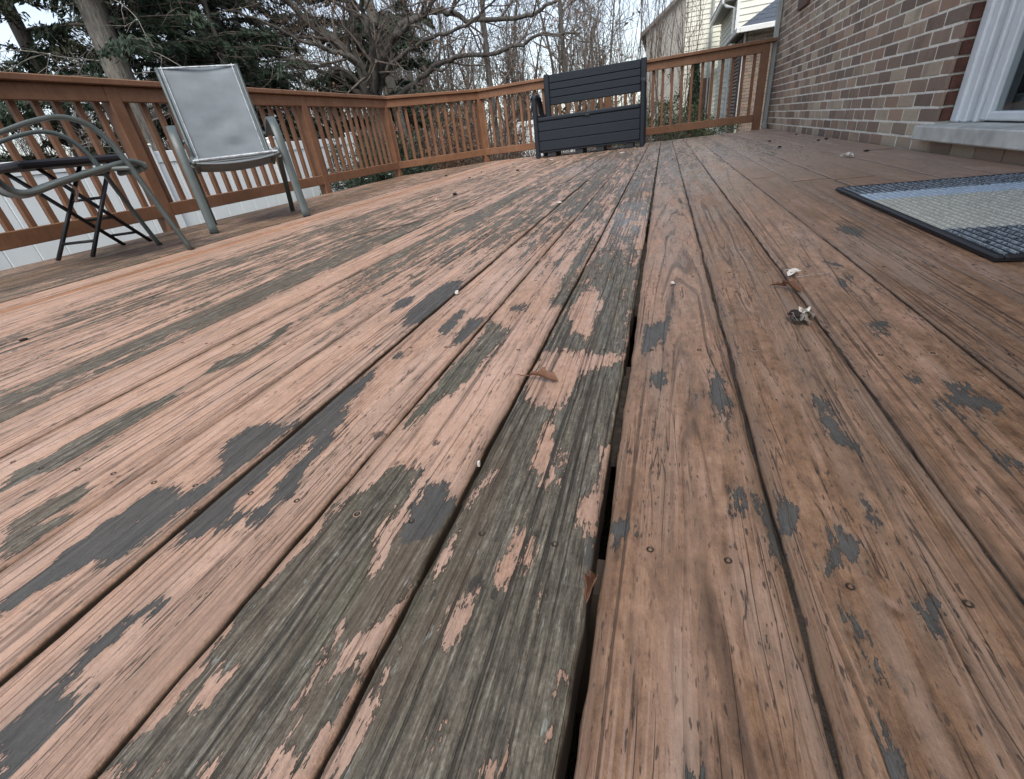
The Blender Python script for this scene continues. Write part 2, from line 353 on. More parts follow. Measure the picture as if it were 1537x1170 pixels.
PITCH_X, X0 = 0.146, -0.0395
PATCHES = [
('p', [(-0.170, 0.852), (-0.141, 1.008), (-0.102, 0.888), (-0.121, 0.736), (-0.143, 0.748)]),
('p', [(-0.184, 0.671), (-0.045, 0.658), (-0.046, 0.626), (-0.086, 0.617), (-0.110, 0.571), (-0.119, 0.496), (-0.149, 0.489), (-0.175, 0.515), (-0.181, 0.552)]),
('p', [(-0.129, 0.457), (-0.120, 0.447), (-0.114, 0.370), (-0.128, 0.368), (-0.126, 0.404)]),
('p', [(-0.099, 0.404), (-0.094, 0.396), (-0.097, 0.346), (-0.103, 0.345)]),
('p', [(-0.047, 0.411), (-0.042, 0.409), (-0.040, 0.299), (-0.059, 0.301), (-0.064, 0.319), (-0.050, 0.337)]),
('p', [(-0.062, 0.312), (-0.041, 0.299), (-0.048, 0.283)]),
('p', [(-0.169, 0.357), (-0.164, 0.352), (-0.180, 0.273), (-0.188, 0.273)]),
('p', [(-0.173, 0.266), (-0.168, 0.238), (-0.175, 0.206), (-0.183, 0.205), (-0.178, 0.236)]),
('p', [(-0.113, 0.270), (-0.105, 0.271), (-0.101, 0.251), (-0.106, 0.231), (-0.117, 0.228), (-0.122, 0.243), (-0.110, 0.251)]),
('p', [(-0.149, 0.203), (-0.135, 0.208), (-0.139, 0.198), (-0.130, 0.188), (-0.133, 0.176), (-0.136, 0.163), (-0.143, 0.161), (-0.148, 0.169), (-0.146, 0.183)]),
('p', [(-0.128, 0.109), (-0.122, 0.112), (-0.122, 0.099), (-0.126, 0.098)]),
('p', [(-0.181, 0.121), (-0.175, 0.120), (-0.172, 0.074), (-0.181, 0.071)]),
('p', [(-0.081, 0.106), (-0.078, 0.103), (-0.081, 0.097), (-0.083, 0.097)]),
('w', [(-0.325, 0.816), (-0.287, 0.804), (-0.261, 0.705), (-0.264, 0.650), (-0.265, 0.582), (-0.271, 0.539), (-0.270, 0.499), (-0.292, 0.500), (-0.309, 0.460), (-0.315, 0.399), (-0.319, 0.395), (-0.324, 0.476), (-0.326, 0.595), (-0.323, 0.695)]),
('w', [(-0.258, 0.364), (-0.250, 0.342), (-0.246, 0.312), (-0.240, 0.339), (-0.211, 0.332), (-0.202, 0.299), (-0.177, 0.302), (-0.184, 0.175), (-0.182, 0.071), (-0.333, 0.034), (-0.328, 0.133), (-0.321, 0.178), (-0.316, 0.246), (-0.310, 0.299), (-0.289, 0.353)]),
('p', [(-0.241, 0.331), (-0.229, 0.320), (-0.232, 0.278), (-0.227, 0.275), (-0.229, 0.256), (-0.229, 0.234), (-0.230, 0.211), (-0.238, 0.217), (-0.251, 0.253)]),
('p', [(-0.189, 0.289), (-0.182, 0.296), (-0.186, 0.178), (-0.184, 0.101), (-0.189, 0.098), (-0.194, 0.182)]),
('p', [(-0.322, 0.165), (-0.320, 0.158), (-0.320, 0.112), (-0.316, 0.068), (-0.327, 0.064), (-0.333, 0.118)]),
('p', [(-0.294, 0.109), (-0.295, 0.101), (-0.293, 0.084), (-0.298, 0.085), (-0.300, 0.106)]),
('p', [(-0.228, 0.160), (-0.225, 0.146), (-0.227, 0.121), (-0.227, 0.097), (-0.232, 0.096), (-0.234, 0.110), (-0.228, 0.126), (-0.234, 0.141)]),
('p', [(-0.194, 0.093), (-0.185, 0.104), (-0.182, 0.071), (-0.195, 0.068)]),
('p', [(-0.206, 0.156), (-0.201, 0.154), (-0.202, 0.140), (-0.208, 0.143)]),
('s', [(-0.240, 0.339), (-0.211, 0.332), (-0.202, 0.299), (-0.204, 0.276), (-0.218, 0.268), (-0.235, 0.310)]),
('s', [(-0.310, 0.881), (-0.267, 0.904), (-0.265, 0.867), (-0.297, 0.857)]),
('w', [(-0.224, 0.923), (-0.208, 1.065), (-0.191, 1.166), (-0.185, 1.184), (-0.183, 0.951), (-0.190, 0.876)]),
('w', [(-0.220, 1.631), (-0.193, 1.474), (-0.187, 1.178), (-0.191, 0.947), (-0.209, 0.881), (-0.225, 1.106), (-0.237, 1.440)]),
('s', [(-0.349, 0.843), (-0.335, 0.878), (-0.326, 0.805), (-0.332, 0.695), (-0.338, 0.655), (-0.367, 0.734), (-0.376, 0.817)]),
('s', [(-0.414, 0.885), (-0.398, 0.860), (-0.391, 0.747), (-0.418, 0.747), (-0.427, 0.781)]),
('s', [(-0.451, 0.643), (-0.417, 0.652), (-0.434, 0.619)]),
('s', [(-0.400, 0.590), (-0.388, 0.584), (-0.400, 0.551)]),
('s', [(-0.468, 0.513), (-0.477, 0.344), (-0.484, 0.249), (-0.478, 0.197), (-0.444, 0.208), (-0.432, 0.230), (-0.389, 0.229), (-0.391, 0.265), (-0.391, 0.301), (-0.401, 0.374), (-0.414, 0.449), (-0.430, 0.465), (-0.430, 0.504), (-0.451, 0.571), (-0.465, 0.587)]),
('p', [(-0.439, 0.401), (-0.425, 0.334), (-0.408, 0.272), (-0.424, 0.252), (-0.442, 0.264), (-0.442, 0.302), (-0.442, 0.359)]),
('s', [(-0.407, 0.157), (-0.400, 0.145), (-0.399, 0.115), (-0.395, 0.083), (-0.389, 0.062), (-0.387, 0.025), (-0.405, 0.025), (-0.428, 0.029), (-0.428, 0.057), (-0.422, 0.077), (-0.430, 0.099), (-0.423, 0.124)]),
('p', [(-0.412, 0.141), (-0.408, 0.119), (-0.405, 0.089), (-0.408, 0.072), (-0.413, 0.072), (-0.414, 0.095), (-0.416, 0.121)]),
('s', [(-0.554, 0.350), (-0.556, 0.397), (-0.535, 0.429), (-0.514, 0.397), (-0.491, 0.416), (-0.479, 0.447), (-0.481, 0.344), (-0.493, 0.266), (-0.497, 0.223), (-0.551, 0.200), (-0.572, 0.210), (-0.574, 0.249), (-0.546, 0.286), (-0.519, 0.270), (-0.510, 0.299), (-0.518, 0.316)]),
('s', [(-0.583, 0.217), (-0.491, 0.240), (-0.504, 0.177), (-0.517, 0.172), (-0.535, 0.158), (-0.548, 0.131), (-0.550, 0.114), (-0.553, 0.099), (-0.569, 0.108), (-0.569, 0.122), (-0.567, 0.154), (-0.574, 0.162), (-0.572, 0.192)]),
('s', [(-0.526, 1.082), (-0.505, 1.097), (-0.472, 0.985), (-0.460, 0.862), (-0.471, 0.781), (-0.522, 0.789), (-0.535, 0.865), (-0.550, 0.991)]),
('s', [(-0.616, 0.945), (-0.575, 0.978), (-0.558, 0.909), (-0.585, 0.879)]),
('s', [(-0.537, 0.668), (-0.517, 0.678), (-0.509, 0.657)]),
('w', [(-0.674, 0.262), (-0.651, 0.228), (-0.669, 0.179), (-0.665, 0.156), (-0.715, 0.181), (-0.702, 0.233), (-0.694, 0.255)]),
('w', [(-0.680, 0.163), (-0.657, 0.204), (-0.632, 0.216), (-0.631, 0.169), (-0.635, 0.141)]),
('w', [(-0.736, 1.044), (-0.735, 0.885), (-0.756, 0.824), (-0.774, 0.900)]),
('w', [(-0.808, 0.458), (-0.781, 0.477), (-0.774, 0.404), (-0.772, 0.331), (-0.779, 0.259), (-0.798, 0.248), (-0.803, 0.225), (-0.864, 0.256), (-0.835, 0.296), (-0.835, 0.359), (-0.829, 0.412)]),
('w', [(-0.840, 0.597), (-0.804, 0.651), (-0.814, 0.733), (-0.826, 0.800), (-0.781, 0.719), (-0.767, 0.618), (-0.809, 0.548)]),
('s', [(-0.019, 0.788), (0.027, 0.822), (0.018, 0.763), (0.007, 0.692), (-0.020, 0.681)]),
('s', [(0.051, 0.775), (0.071, 0.769), (0.073, 0.732), (0.057, 0.727)]),
('s', [(0.070, 0.684), (0.079, 0.694), (0.079, 0.626), (0.093, 0.597), (0.089, 0.507), (0.084, 0.445), (0.078, 0.441), (0.078, 0.480), (0.075, 0.529), (0.063, 0.547), (0.071, 0.603)]),
('s', [(-0.006, 0.598), (0.011, 0.599), (0.016, 0.571), (0.001, 0.562)]),
('s', [(0.081, 0.372), (0.087, 0.369), (0.083, 0.332), (0.079, 0.338)]),
('s', [(0.068, 0.347), (0.075, 0.346), (0.075, 0.331), (0.068, 0.326)]),
('s', [(0.100, 0.350), (0.107, 0.349), (0.106, 0.317), (0.104, 0.292), (0.098, 0.288)]),
('s', [(-0.037, 0.310), (-0.022, 0.313), (-0.009, 0.301), (-0.009, 0.295), (-0.021, 0.288), (-0.023, 0.270), (-0.037, 0.263)]),
('s', [(0.080, 0.242), (0.082, 0.236), (0.081, 0.210), (0.079, 0.208)]),
('s', [(0.089, 0.219), (0.091, 0.197), (0.088, 0.201)]),
('s', [(0.014, 0.131), (0.015, 0.122), (0.012, 0.122)]),
('s', [(0.025, 0.128), (0.030, 0.124), (0.025, 0.121)]),
('s', [(0.113, 0.356), (0.125, 0.365), (0.134, 0.350), (0.131, 0.331), (0.115, 0.316), (0.110, 0.317), (0.108, 0.333)]),
('s', [(0.146, 0.340), (0.156, 0.337), (0.158, 0.318), (0.164, 0.316), (0.160, 0.298), (0.146, 0.290), (0.141, 0.283), (0.133, 0.283), (0.141, 0.305), (0.142, 0.320)]),
('s', [(0.135, 0.245), (0.143, 0.252), (0.146, 0.231), (0.149, 0.220), (0.148, 0.198), (0.144, 0.193), (0.134, 0.195), (0.134, 0.212), (0.137, 0.221)]),
('s', [(0.134, 0.181), (0.137, 0.170), (0.136, 0.150), (0.132, 0.148), (0.131, 0.170)]),
('s', [(0.190, 0.264), (0.199, 0.270), (0.191, 0.259), (0.190, 0.251), (0.186, 0.253)]),
('s', [(0.189, 0.536), (0.199, 0.535), (0.197, 0.483), (0.199, 0.454), (0.189, 0.454), (0.191, 0.487), (0.195, 0.513)]),
('s', [(0.187, 0.363), (0.190, 0.351), (0.188, 0.339), (0.185, 0.342)]),
('s', [(0.118, 0.856), (0.119, 0.807), (0.112, 0.804)]),
('s', [(0.338, 1.032), (0.362, 1.029), (0.348, 0.967), (0.333, 0.969)]),
('s', [(0.317, 0.779), (0.335, 0.784), (0.327, 0.745), (0.317, 0.740)]),
('s', [(0.303, 0.610), (0.318, 0.618), (0.315, 0.593), (0.307, 0.579), (0.298, 0.588)]),
('s', [(0.336, 0.620), (0.348, 0.595), (0.361, 0.596), (0.345, 0.565), (0.364, 0.564), (0.374, 0.552), (0.362, 0.540), (0.339, 0.543), (0.328, 0.542), (0.327, 0.516), (0.325, 0.484), (0.319, 0.484), (0.312, 0.509), (0.304, 0.540), (0.313, 0.562), (0.333, 0.575)]),
('s', [(0.321, 0.459), (0.336, 0.445), (0.326, 0.426), (0.317, 0.439)]),
('s', [(0.345, 1.151), (0.369, 1.110), (0.364, 1.091), (0.344, 1.125)]),
('s', [(0.475, 1.522), (0.495, 1.410), (0.475, 1.361), (0.455, 1.423)]),
]
KNOTS = [(-0.135, 0.217, 0.011), (-0.116, 0.213, 0.006), (-0.256, 0.4, 0.008), (-0.515, 0.478, 0.006), (-0.343, 0.408, 0.012), (-0.167, 0.201, 0.005), (-0.282, 0.888, 0.006), (0.031, 1.006, 0.01)]
SCREWS = [(-0.229, 0.282), (-0.294, 0.283), (-0.152, 0.279), (-0.08, 0.279), (0.002, 0.272), (0.069, 0.271), (0.15, 0.268), (0.214, 0.267), (-0.292, 0.673), (-0.226, 0.675), (-0.093, 0.649), (-0.374, 0.676), (-0.186, 0.709), (-0.118, 0.42), (-0.164, 0.366), (0.138, 0.672), (0.293, 0.667)]


def poly_sd(px, py, poly):
    """signed distance, positive inside"""
    P = np.array(poly); Q = np.roll(P, -1, 0)
    d2 = np.full(px.shape, 1e9); ins = np.zeros(px.shape, bool)
    for (ax, ay), (bx, by) in zip(P, Q):
        ex, ey = bx - ax, by - ay; wx, wy = px - ax, py - ay
        tt = np.clip((wx*ex + wy*ey) / (ex*ex + ey*ey + 1e-12), 0, 1)
        # along-board distances count less: chips are long in the grain direction
        d2 = np.minimum(d2, (wx - ex*tt)**2 + ((wy - ey*tt) * .55)**2)
        c = (ay > py) != (by > py)
        ins ^= c & (px < (bx - ax) * (py - ay) / (by - ay + 1e-12) + ax)
    return np.where(ins, 1, -1) * np.sqrt(d2)

# per board: (peel base near, peel base far, slate share, grime, ring offset xc, depth d, tilt)
def board_style(k):
    r = random.Random(k * 17 + 3)
    st = dict(peel=[(-1, -.55), (8, -.45)], grime=.05, xc=r.uniform(-.05, .05), d=r.uniform(.02, .07), tilt=r.uniform(-.03, .03), slate=0.0)
    if r.random() < .55: st['xc'] = r.choice((-1, 1)) * r.uniform(.09, .2)
    table = {
        -1: dict(peel=[(-1, .75), (1.0, .75), (1.33, .22), (1.36, -.12), (1.7, -.15), (2.6, .1), (5, .0), (8, .2)], xc=.3, d=.02, tilt=.004, grime=.1),
        -2: dict(peel=[(-1, .5), (.2, .4), (.33, -.75), (.9, -.7), (1.2, -.25), (2.2, .0), (8, -.05)], xc=-.16, d=.03, tilt=.01, grime=.05),
        -3: dict(peel=[(-1, -.8), (1.0, -.8), (1.5, -.3), (2.3, .08), (8, -.15)], xc=.22, d=.03, tilt=.0),
        -4: dict(peel=[(-1, -.8), (.9, -.75), (1.5, -.25), (3, -.1), (8, -.15)], xc=.1, d=.03, tilt=.01),
        -5: dict(peel=[(-1, -.7), (.8, -.55), (1.3, -.1), (2, -.15), (8, -.3)], xc=-.2, d=.02, tilt=0),
        -6: dict(peel=[(-1, -.6), (.8, -.5), (1.4, .05), (3, .0), (8, -.3)]),
        -7: dict(peel=[(-1, -.85), (1.5, -.85), (2.2, -.5), (8, -.35)]),
        -8: dict(peel=[(-1, .5), (1.4, .35), (1.9, .05), (2.8, -.25), (8, -.3)], xc=.2, d=.02, tilt=0),
        -9: dict(peel=[(-1, -.3), (.8, -.2), (3, -.3), (8, -.4)]),
        -10: dict(peel=[(-1, -.12), (2, -.15), (8, -.45)]),
        -11: dict(peel=[(-1, -.1), (2, -.22), (8, -.5)]),
        -12: dict(peel=[(-1, .0), (2.4, -.05), (8, -.5)]), -13: dict(peel=[(-1, -.35), (8, -.5)]),
        0: dict(peel=[(-1, -.95), (1.2, -.9), (1.7, -.5), (3, -.35), (8, -.1)], grime=.50, xc=.012, d=.022, tilt=.035),
        1: dict(peel=[(-1, -1.), (2.0, -.95), (3, -.6), (8, -.3)], grime=.64, xc=-.02, d=.05, tilt=-.03),
        2: dict(peel=[(-1, -1.), (2.5, -.95), (8, -.4)], grime=.52, xc=.05, d=.05, tilt=.025),
        3: dict(peel=[(-1, -1.1), (2.5, -1.0), (4, -.5), (8, -.4)], grime=.62), 4: dict(peel=[(-1, -1.2), (8, -.55)], grime=.58),
        5: dict(peel=[(-1, -1.2), (2.3, -1.2), (2.4, -.8), (8, -.5)], grime=.62), 6: dict(peel=[(-1, -1.2), (8, -.9)], grime=.5), 7: dict(peel=[(-1, -1.3), (8, -1.1)], grime=.45), 8: dict(peel=[(-1, -1.3), (8, -1.2)], grime=.4), 9: dict(peel=[(-1, -1.3), (8, -1.2)], grime=.45),
    }
    if k <= -17: st.update(peel=[(-1, .2), (3, .05), (8, -.3)], grime=.55)
    elif k <= -14: st.update(peel=[(-1, -1.0), (4, -.9), (8, -.6)], grime=.10)
    st.update(table.get(k, {}))
    return st

GAP = {0: .0085, -1: .0058, -2: .0048, -3: .0055, -4: .003, 1: .0036, 2: .0034, 3: .0028, 4: .0020, 5: .0014, 6: .0014, 7: .0014, 8: .0014}
def deck_end(x):
    return np.minimum(7.45, 6.33 + (x + 3.56) * 1.223)

def make_plank(k, y0, y1, mat, parent):
    """board between gap k and gap k+1"""
    st = board_style(k); r = random.Random(k * 31 + int(y0 * 100))
    xl = X0 + k * PITCH_X + GAP.get(k, .0024) / 2
    xr = X0 + (k + 1) * PITCH_X - GAP.get(k + 1, .0024) / 2
    near = -6 <= k <= 3
    step_u = .0055 if near else .011
    nu = int((xr - xl - .008) / step_u) + 1
    top = np.linspace(xl + .004, xr - .004, nu)
    ys = []; y = y0
    while y < y1 - 1e-4:
        ys.append(y)
        d = .05 if y < -.05 else .0065 if y < .6 else .010 if y < 1.2 else .02 if y < 2.4 else .05
        if not near: d = max(d, .012 if y < 1.2 else .025)
        y += d
    ys.append(y1); ys = np.array(ys)
    # cross-section, left flank to right flank
    cx = np.concatenate([[xl, xl, xl + .0004, xl + .0016], top, [xr - .0016, xr - .0004, xr, xr]])
    cz = np.concatenate([[-.036, -.006, -.0030, -.0009], np.zeros(nu), [-.0009, -.0030, -.006, -.036]])
    n, m = len(cx), len(ys)
    X = np.tile(cx, (m, 1)); Y = np.tile(ys[:, None], (1, n)); Z = np.tile(cz, (m, 1))
    xm = (xl + xr) / 2; un = (X - xm) / .07
    cup = r.uniform(-.0012, .0009)
    Z = Z + cup * un**2 + r.uniform(-.0012, .0012) + .0008 * np.sin(Y * r.uniform(.8, 1.6) + r.uniform(0, 6))
    # slightly wandering, chewed edges
    wob = np.interp(ys, np.linspace(-3, 9, 121), np.random.default_rng(abs(k) + 50).normal(0, .0007, 121))
    wob2 = np.interp(ys, np.linspace(-3, 9, 601), np.random.default_rng(abs(k) + 150).normal(0, .0006, 601))
    wl = np.clip(1 - (X - xl) / .012, 0, 1); wr = np.clip(1 - (xr - X) / .012, 0, 1)
    X = X + wl * (wob + wob2)[:, None] + wr * (wob - wob2)[:, None]
    Y = np.minimum(Y, deck_end(X)) if y1 > 6 else Y
    seed = (k * .37 + y0 * .11 + .5)
    px, py = X.ravel(), Y.ravel()
    pk = st['peel']
    peel = np.interp(py, [a for a, b in pk], [b for a, b in pk]) * 1.75
    if -13 <= k <= -3: peel = peel + .50 * np.clip((py - .75) / .5, 0, 1)
    if 0 <= k <= 6: peel = peel + .75 * np.clip((py - 2.2) / 1.5, 0, 1)
    if k in (-1, -2, 0): peel = peel + .25 * np.clip((py - 1.4) / .5, 0, 1)
    # paint clings to some edges
    eg = np.minimum(px - xl, xr - px)
    nz = np.interp(py * 3 + k * 7, np.linspace(-60, 120, 900), np.random.default_rng(abs(k * 3) + 5).normal(0, .6, 900))
    peel = np.where(eg < .010, peel - .9 * (nz > .2), peel)
    slate = np.full(px.shape, st['slate']); grime = np.full(px.shape, st['grime']); knot = np.zeros(px.shape)
    if k in (-14, -15): grime = np.where(np.abs(px + 2.16) < .035, 1.7, grime)          # rusty run-off line
    if k <= -17: grime = grime + .25 * (np.sin(py * 2.1 + k) > .2)
    if k >= 0: grime = grime + .06 + .12 * np.interp(py, [-1, .5, 1.1, 2.5, 4, 8], [1.6, 1.2, .2, .6, -.6, -1.2])
    x_lo, x_hi = px.min(), px.max()
    for kind, poly in PATCHES:
        P = np.array(poly)
        cxp = P[:, 0].mean()
        if P[:, 0].max() < x_lo - .02 or P[:, 0].min() > x_hi + .02: continue
        if not (xl - .03 < cxp < xr + .03): continue
        if P[:, 1].max() < y0 - .1 or P[:, 1].min() > y1 + .1: continue
        s = (py > P[:, 1].min() - .06) & (py < P[:, 1].max() + .06)
        if not s.any(): continue
        sdv = poly_sd(px[s], py[s], poly); soft = .0075 + .008 * min(1, P[:, 1].mean())
        g = np.clip(sdv / soft, -1.9, 1.9)
        if kind == 'p': peel[s] = np.minimum(peel[s], -g * 1.05)
        else:
            peel[s] = np.maximum(peel[s], g * 1.05)
            if kind == 's': slate[s] = np.maximum(slate[s], (sdv > -.012) * 1.0)
            else: slate[s] = np.where(sdv > .002, 0, slate[s])
    for kx, ky, kr in KNOTS:
        d = np.sqrt((px - kx)**2 + ((py - ky) * .7)**2)
        knot = np.maximum(knot, np.clip(1.05 - d / (kr * 1.15), 0, 1))
    verts = np.stack([px, py, Z.ravel()], 1)
    i = np.arange((m - 1) * (n - 1)); rr, cc = i // (n - 1), i % (n - 1)
    q = np.stack([rr*n+cc, rr*n+cc+1, (rr+1)*n+cc+1, (rr+1)*n+cc], 1)
    nv = len(verts)
    # end caps as strips to the underside
    me = bpy.data.meshes.new('plank')
    faces = q
    me.vertices.add(nv); me.vertices.foreach_set('co', verts.ravel())
    caps = [list(range(n))[::-1], [(m - 1) * n + c for c in range(n)]]
    loops = np.concatenate([faces.ravel(), np.array(caps[0]), np.array(caps[1])])
    me.loops.add(len(loops)); me.loops.foreach_set('vertex_index', loops)
    starts = np.concatenate([np.arange(len(faces)) * 4, [len(faces)*4, len(faces)*4 + n]])
    me.polygons.add(len(starts)); me.polygons.foreach_set('loop_start', starts.astype(np.int32))
    sm = np.ones(len(starts), bool); sm[-2:] = False
    me.polygons.foreach_set('use_smooth', sm)
    def vec(name, a, b, c):
        at = me.attributes.new(name, 'FLOAT_VECTOR', 'POINT')
        at.data.foreach_set('vector', np.stack([np.broadcast_to(a, nv), np.broadcast_to(b, nv), np.broadcast_to(c, nv)], 1).astype(np.float32).ravel())
    vec('buv', px - xm, py, seed); vec('ring', st['xc'], st['d'], st['tilt']); vec('ctl', peel, slate, grime)
    wet_sheen = np.zeros(nv)
    for wx, wy, sx, sy in ((0.0, 5.2, .32, 1.4), (-.115, 1.86, .06, .30), (.05, 3.4, .25, .8), (.55, 4.6, .35, 1.0), (-.6, 4.4, .22, .7)): wet_sheen = np.maximum(wet_sheen, np.exp(-((px - wx) / sx)**2 - ((py - wy) / sy)**2))
    tp = np.clip((px - .05) / .5, 0, 1) * np.clip((py - 1.6) / 1.6, 0, 1) + np.clip((py - 3.5) / 3, 0, .55) * np.clip((px + 1.2) / 1.2, 0, 1)
    vec('marks', knot, wet_sheen, np.clip(tp, 0, 1))
    me.update(); me.validate()
    return link_mesh('plank', me, mat, parent)

M_DECK = deck_material()
M_RAIL = None
def rail_material():
    t = NT('brown_solid_stain')
    p = t.pos()
    n1 = t.noise(p, 5, 5, .7); n2 = t.noise(t.vmath('MULTIPLY', p, (60, 60, 14)), 1, 4, .7)
    f = t.math('ADD', t.math('MULTIPLY', n1, .6), t.math('MULTIPLY', n2, .4))
    c = t.ramp(f, [(.3, (.125, .060, .031)), (.5, (.185, .092, .050)), (.75, (.26, .140, .080))])
    # upward-facing tops are paler
    z = t.sep(t.n('ShaderNodeNewGeometry').outputs['Normal'])[2]
    c = t.mix(t.math('MULTIPLY', t.step(z, .5, .95), t.step(n1, .3, .6, .3, .9)), c, (.33, .19, .115))
    t.set('Base Color', c); t.set('Roughness', .62); t.set('Specular IOR Level', .35)
    t.bump(t.noise(t.vmath('MULTIPLY', p, (60, 60, 60)), 1, 3), 1, .0008)
    return t.m
M_RAIL = rail_material()
M_DARKWOOD = simple('dark_joist_wood', (.10, .075, .055), .85, var=.25)  # dark brown timber of the joists
M_SCREW = simple('weathered_screw', (.07, .052, .04), .5, .5, var=.3, scale=300)
M_SCREW_RIM = simple('paint_rim', (.40, .27, .20), .7, var=.2, scale=300)

deck = tag(empty('deck_floor'), kind='structure')
JOINTS = {-1: 1.336, -4: 3.3, -7: 4.1, -2: 4.6, -10: 3.0, 1: 3.75, 3: 2.62, 4: 2.42, 5: 2.36, 6: 5.2, -13: 4.4, -16: 3.2, -20: 4.1, 8: 3.4, -12: 5.3}
planks = {}
for k in range(-24, 9):
    j = JOINTS.get(k)
    spans = [(-1.2, 7.45)] if j is None else [(-1.2, j - .0015), (j + .0015, 7.45)]
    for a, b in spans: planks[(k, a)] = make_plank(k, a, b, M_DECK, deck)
# screws, two to a board over every joist
def screw_meshes():
    rim = MB(); head = MB()
    N = 14
    ringv = lambda r, z: [(r*math.cos(2*math.pi*i/N), r*math.sin(2*math.pi*i/N), z) for i in range(N)]
    vs = ringv(.0044, .0002) + ringv(.0039, .0006) + ringv(.0032, -.0002)
    rim.add(vs, [(i, (i+1)%N, N+(i+1)%N, N+i) for i in range(N)] + [(N+i, N+(i+1)%N, 2*N+(i+1)%N, 2*N+i) for i in range(N)])
    vs = ringv(.0033, .0005) + ringv(.0016, .0002) + ringv(.0013, -.002)
    head.add(vs, [(i, (i+1)%N, N+(i+1)%N, N+i) for i in range(N)] + [(N+i, N+(i+1)%N, 2*N+(i+1)%N, 2*N+i) for i in range(N)] + [tuple(range(2*N, 3*N))])
    a, b = rim.mesh('screw_rim', True), head.mesh('screw', True)
    a.materials.append(M_SCREW_RIM); b.materials.append(M_SCREW); return a, b
RIM, HEAD = screw_meshes()
for (k, a), pl in planks.items():
    if not (-7 <= k <= 4) or a > 1: continue
    for row in range(3):
        yy = .275 + .4 * row
        for s in (-1, 1):
            r = random.Random(k * 100 + row * 7 + s)
            x = X0 + (k + .5) * PITCH_X + s * (.035 + r.uniform(-.006, .006)); yv = yy + r.uniform(-.008, .008)
            # keep the hollow head on the board's own surface
            co = pl.data.vertices; n = len(co)
            arr = np.empty(n * 3, np.float32); co.foreach_get('co', arr); arr = arr.reshape(-1, 3)
            z = arr[np.argmin((arr[:, 0] - x)**2 + (arr[:, 1] - yv)**2), 2]
            h = link_mesh('screw', HEAD, None, pl); h.location = (x, yv, z + .0001)
            if r.random() < .12:
                q = link_mesh('screw_rim', RIM, None, pl); q.location = (x, yv, z)
# soil and litter packed into the gaps
M_DIRT = simple('gap_dirt', (.042, .031, .022), .95, var=.6, scale=70, bump=.004, bscale=400)
for k in range(-23, 9):
    zt = -.0045 if k > 0 else -.012 if k in (0, -1) else -.009
    xg = X0 + k * PITCH_X; rr = random.Random(k + 500); v = []; ysd = []; y = .0
    if k == 0: ys_ = [(.42, .62), (.9, 1.5), (1.9, 7.3)]
    elif k in (-1, -2, -3): ys_ = [(.3, .38), (.62, 1.1), (1.4, 6.9)]
    else: ys_ = [(-.3, 6.9)]
    for a_, b_ in ys_:
        b_ = min(b_, float(deck_end(np.array(xg))) - .1)
        if b_ <= a_: continue
        n_ = max(3, int((min(b_, 2.5) - a_) / .012) if a_ < 2.5 else 30); m_ = MB()
        yy_ = np.linspace(a_, b_, n_); zz_ = [zt + rr.uniform(-.004, .002) for _ in yy_]; zz_[0] = zz_[-1] = -.03
        m_.add([(xg - .006, q, z_) for q, z_ in zip(yy_, zz_)] + [(xg + .006, q, z_ + rr.uniform(-.002, .002)) for q, z_ in zip(yy_, zz_)], [(i, n_ + i, n_ + i + 1, i + 1) for i in range(n_ - 1)])
        o = m_.build('gap_dirt', M_DIRT, deck); o['kind'] = 'stuff'
mb = MB()
for i in range(-4, 19):
    yy = .275 + .4 * i
    mb2 = MB().box((-3.50, yy - .019, -.26), (1.27, yy + .019, -.040))
    if yy > 6.2: mb2 = MB().box((-3.50 + (yy - 6.1) * .9, yy - .019, -.26), (1.27, yy + .019, -.040))
    mb2.build('joist', M_DARKWOOD, deck)
MB().box((-3.554, -1.2, -.27), (-3.516, 6.30, -.004)).build('fascia_board', M_RAIL, deck)
MB().box((-2.62, 7.452, -.27), (1.27, 7.49, -.004)).build('fascia_board', M_RAIL, deck)
fb = MB().hexa([(-3.545, 6.36, -.27), (-2.64, 7.465, -.27), (-2.61, 7.44, -.27), (-3.515, 6.335, -.27), (-3.545, 6.36, -.006), (-2.64, 7.465, -.006), (-2.61, 7.44, -.006), (-3.515, 6.335, -.006)], .002).build('fascia_board', M_RAIL, deck)
fix_normals(fb)
MB().box((-3.5, -1.24, -1.0), (1.27, -1.205, -.004)).build('light_block_board', M_RAIL, deck)  # unseen board added to keep light out from under the deck

# ------------------------------------------------------------------ railings
def obox(mb, p, q, w, z0, z1, b=.004):
    """box along p->q (xy), width w, from z0 to z1"""
    p, q = Vector((p[0], p[1], 0)), Vector((q[0], q[1], 0))
    d = (q - p).normalized(); n = Vector((-d.y, d.x, 0)) * (w / 2)
    c = [p - n, q - n, q + n, p + n]
    return mb.hexa([(v.x, v.y, z0) for v in c] + [(v.x, v.y, z1) for v in c], b)

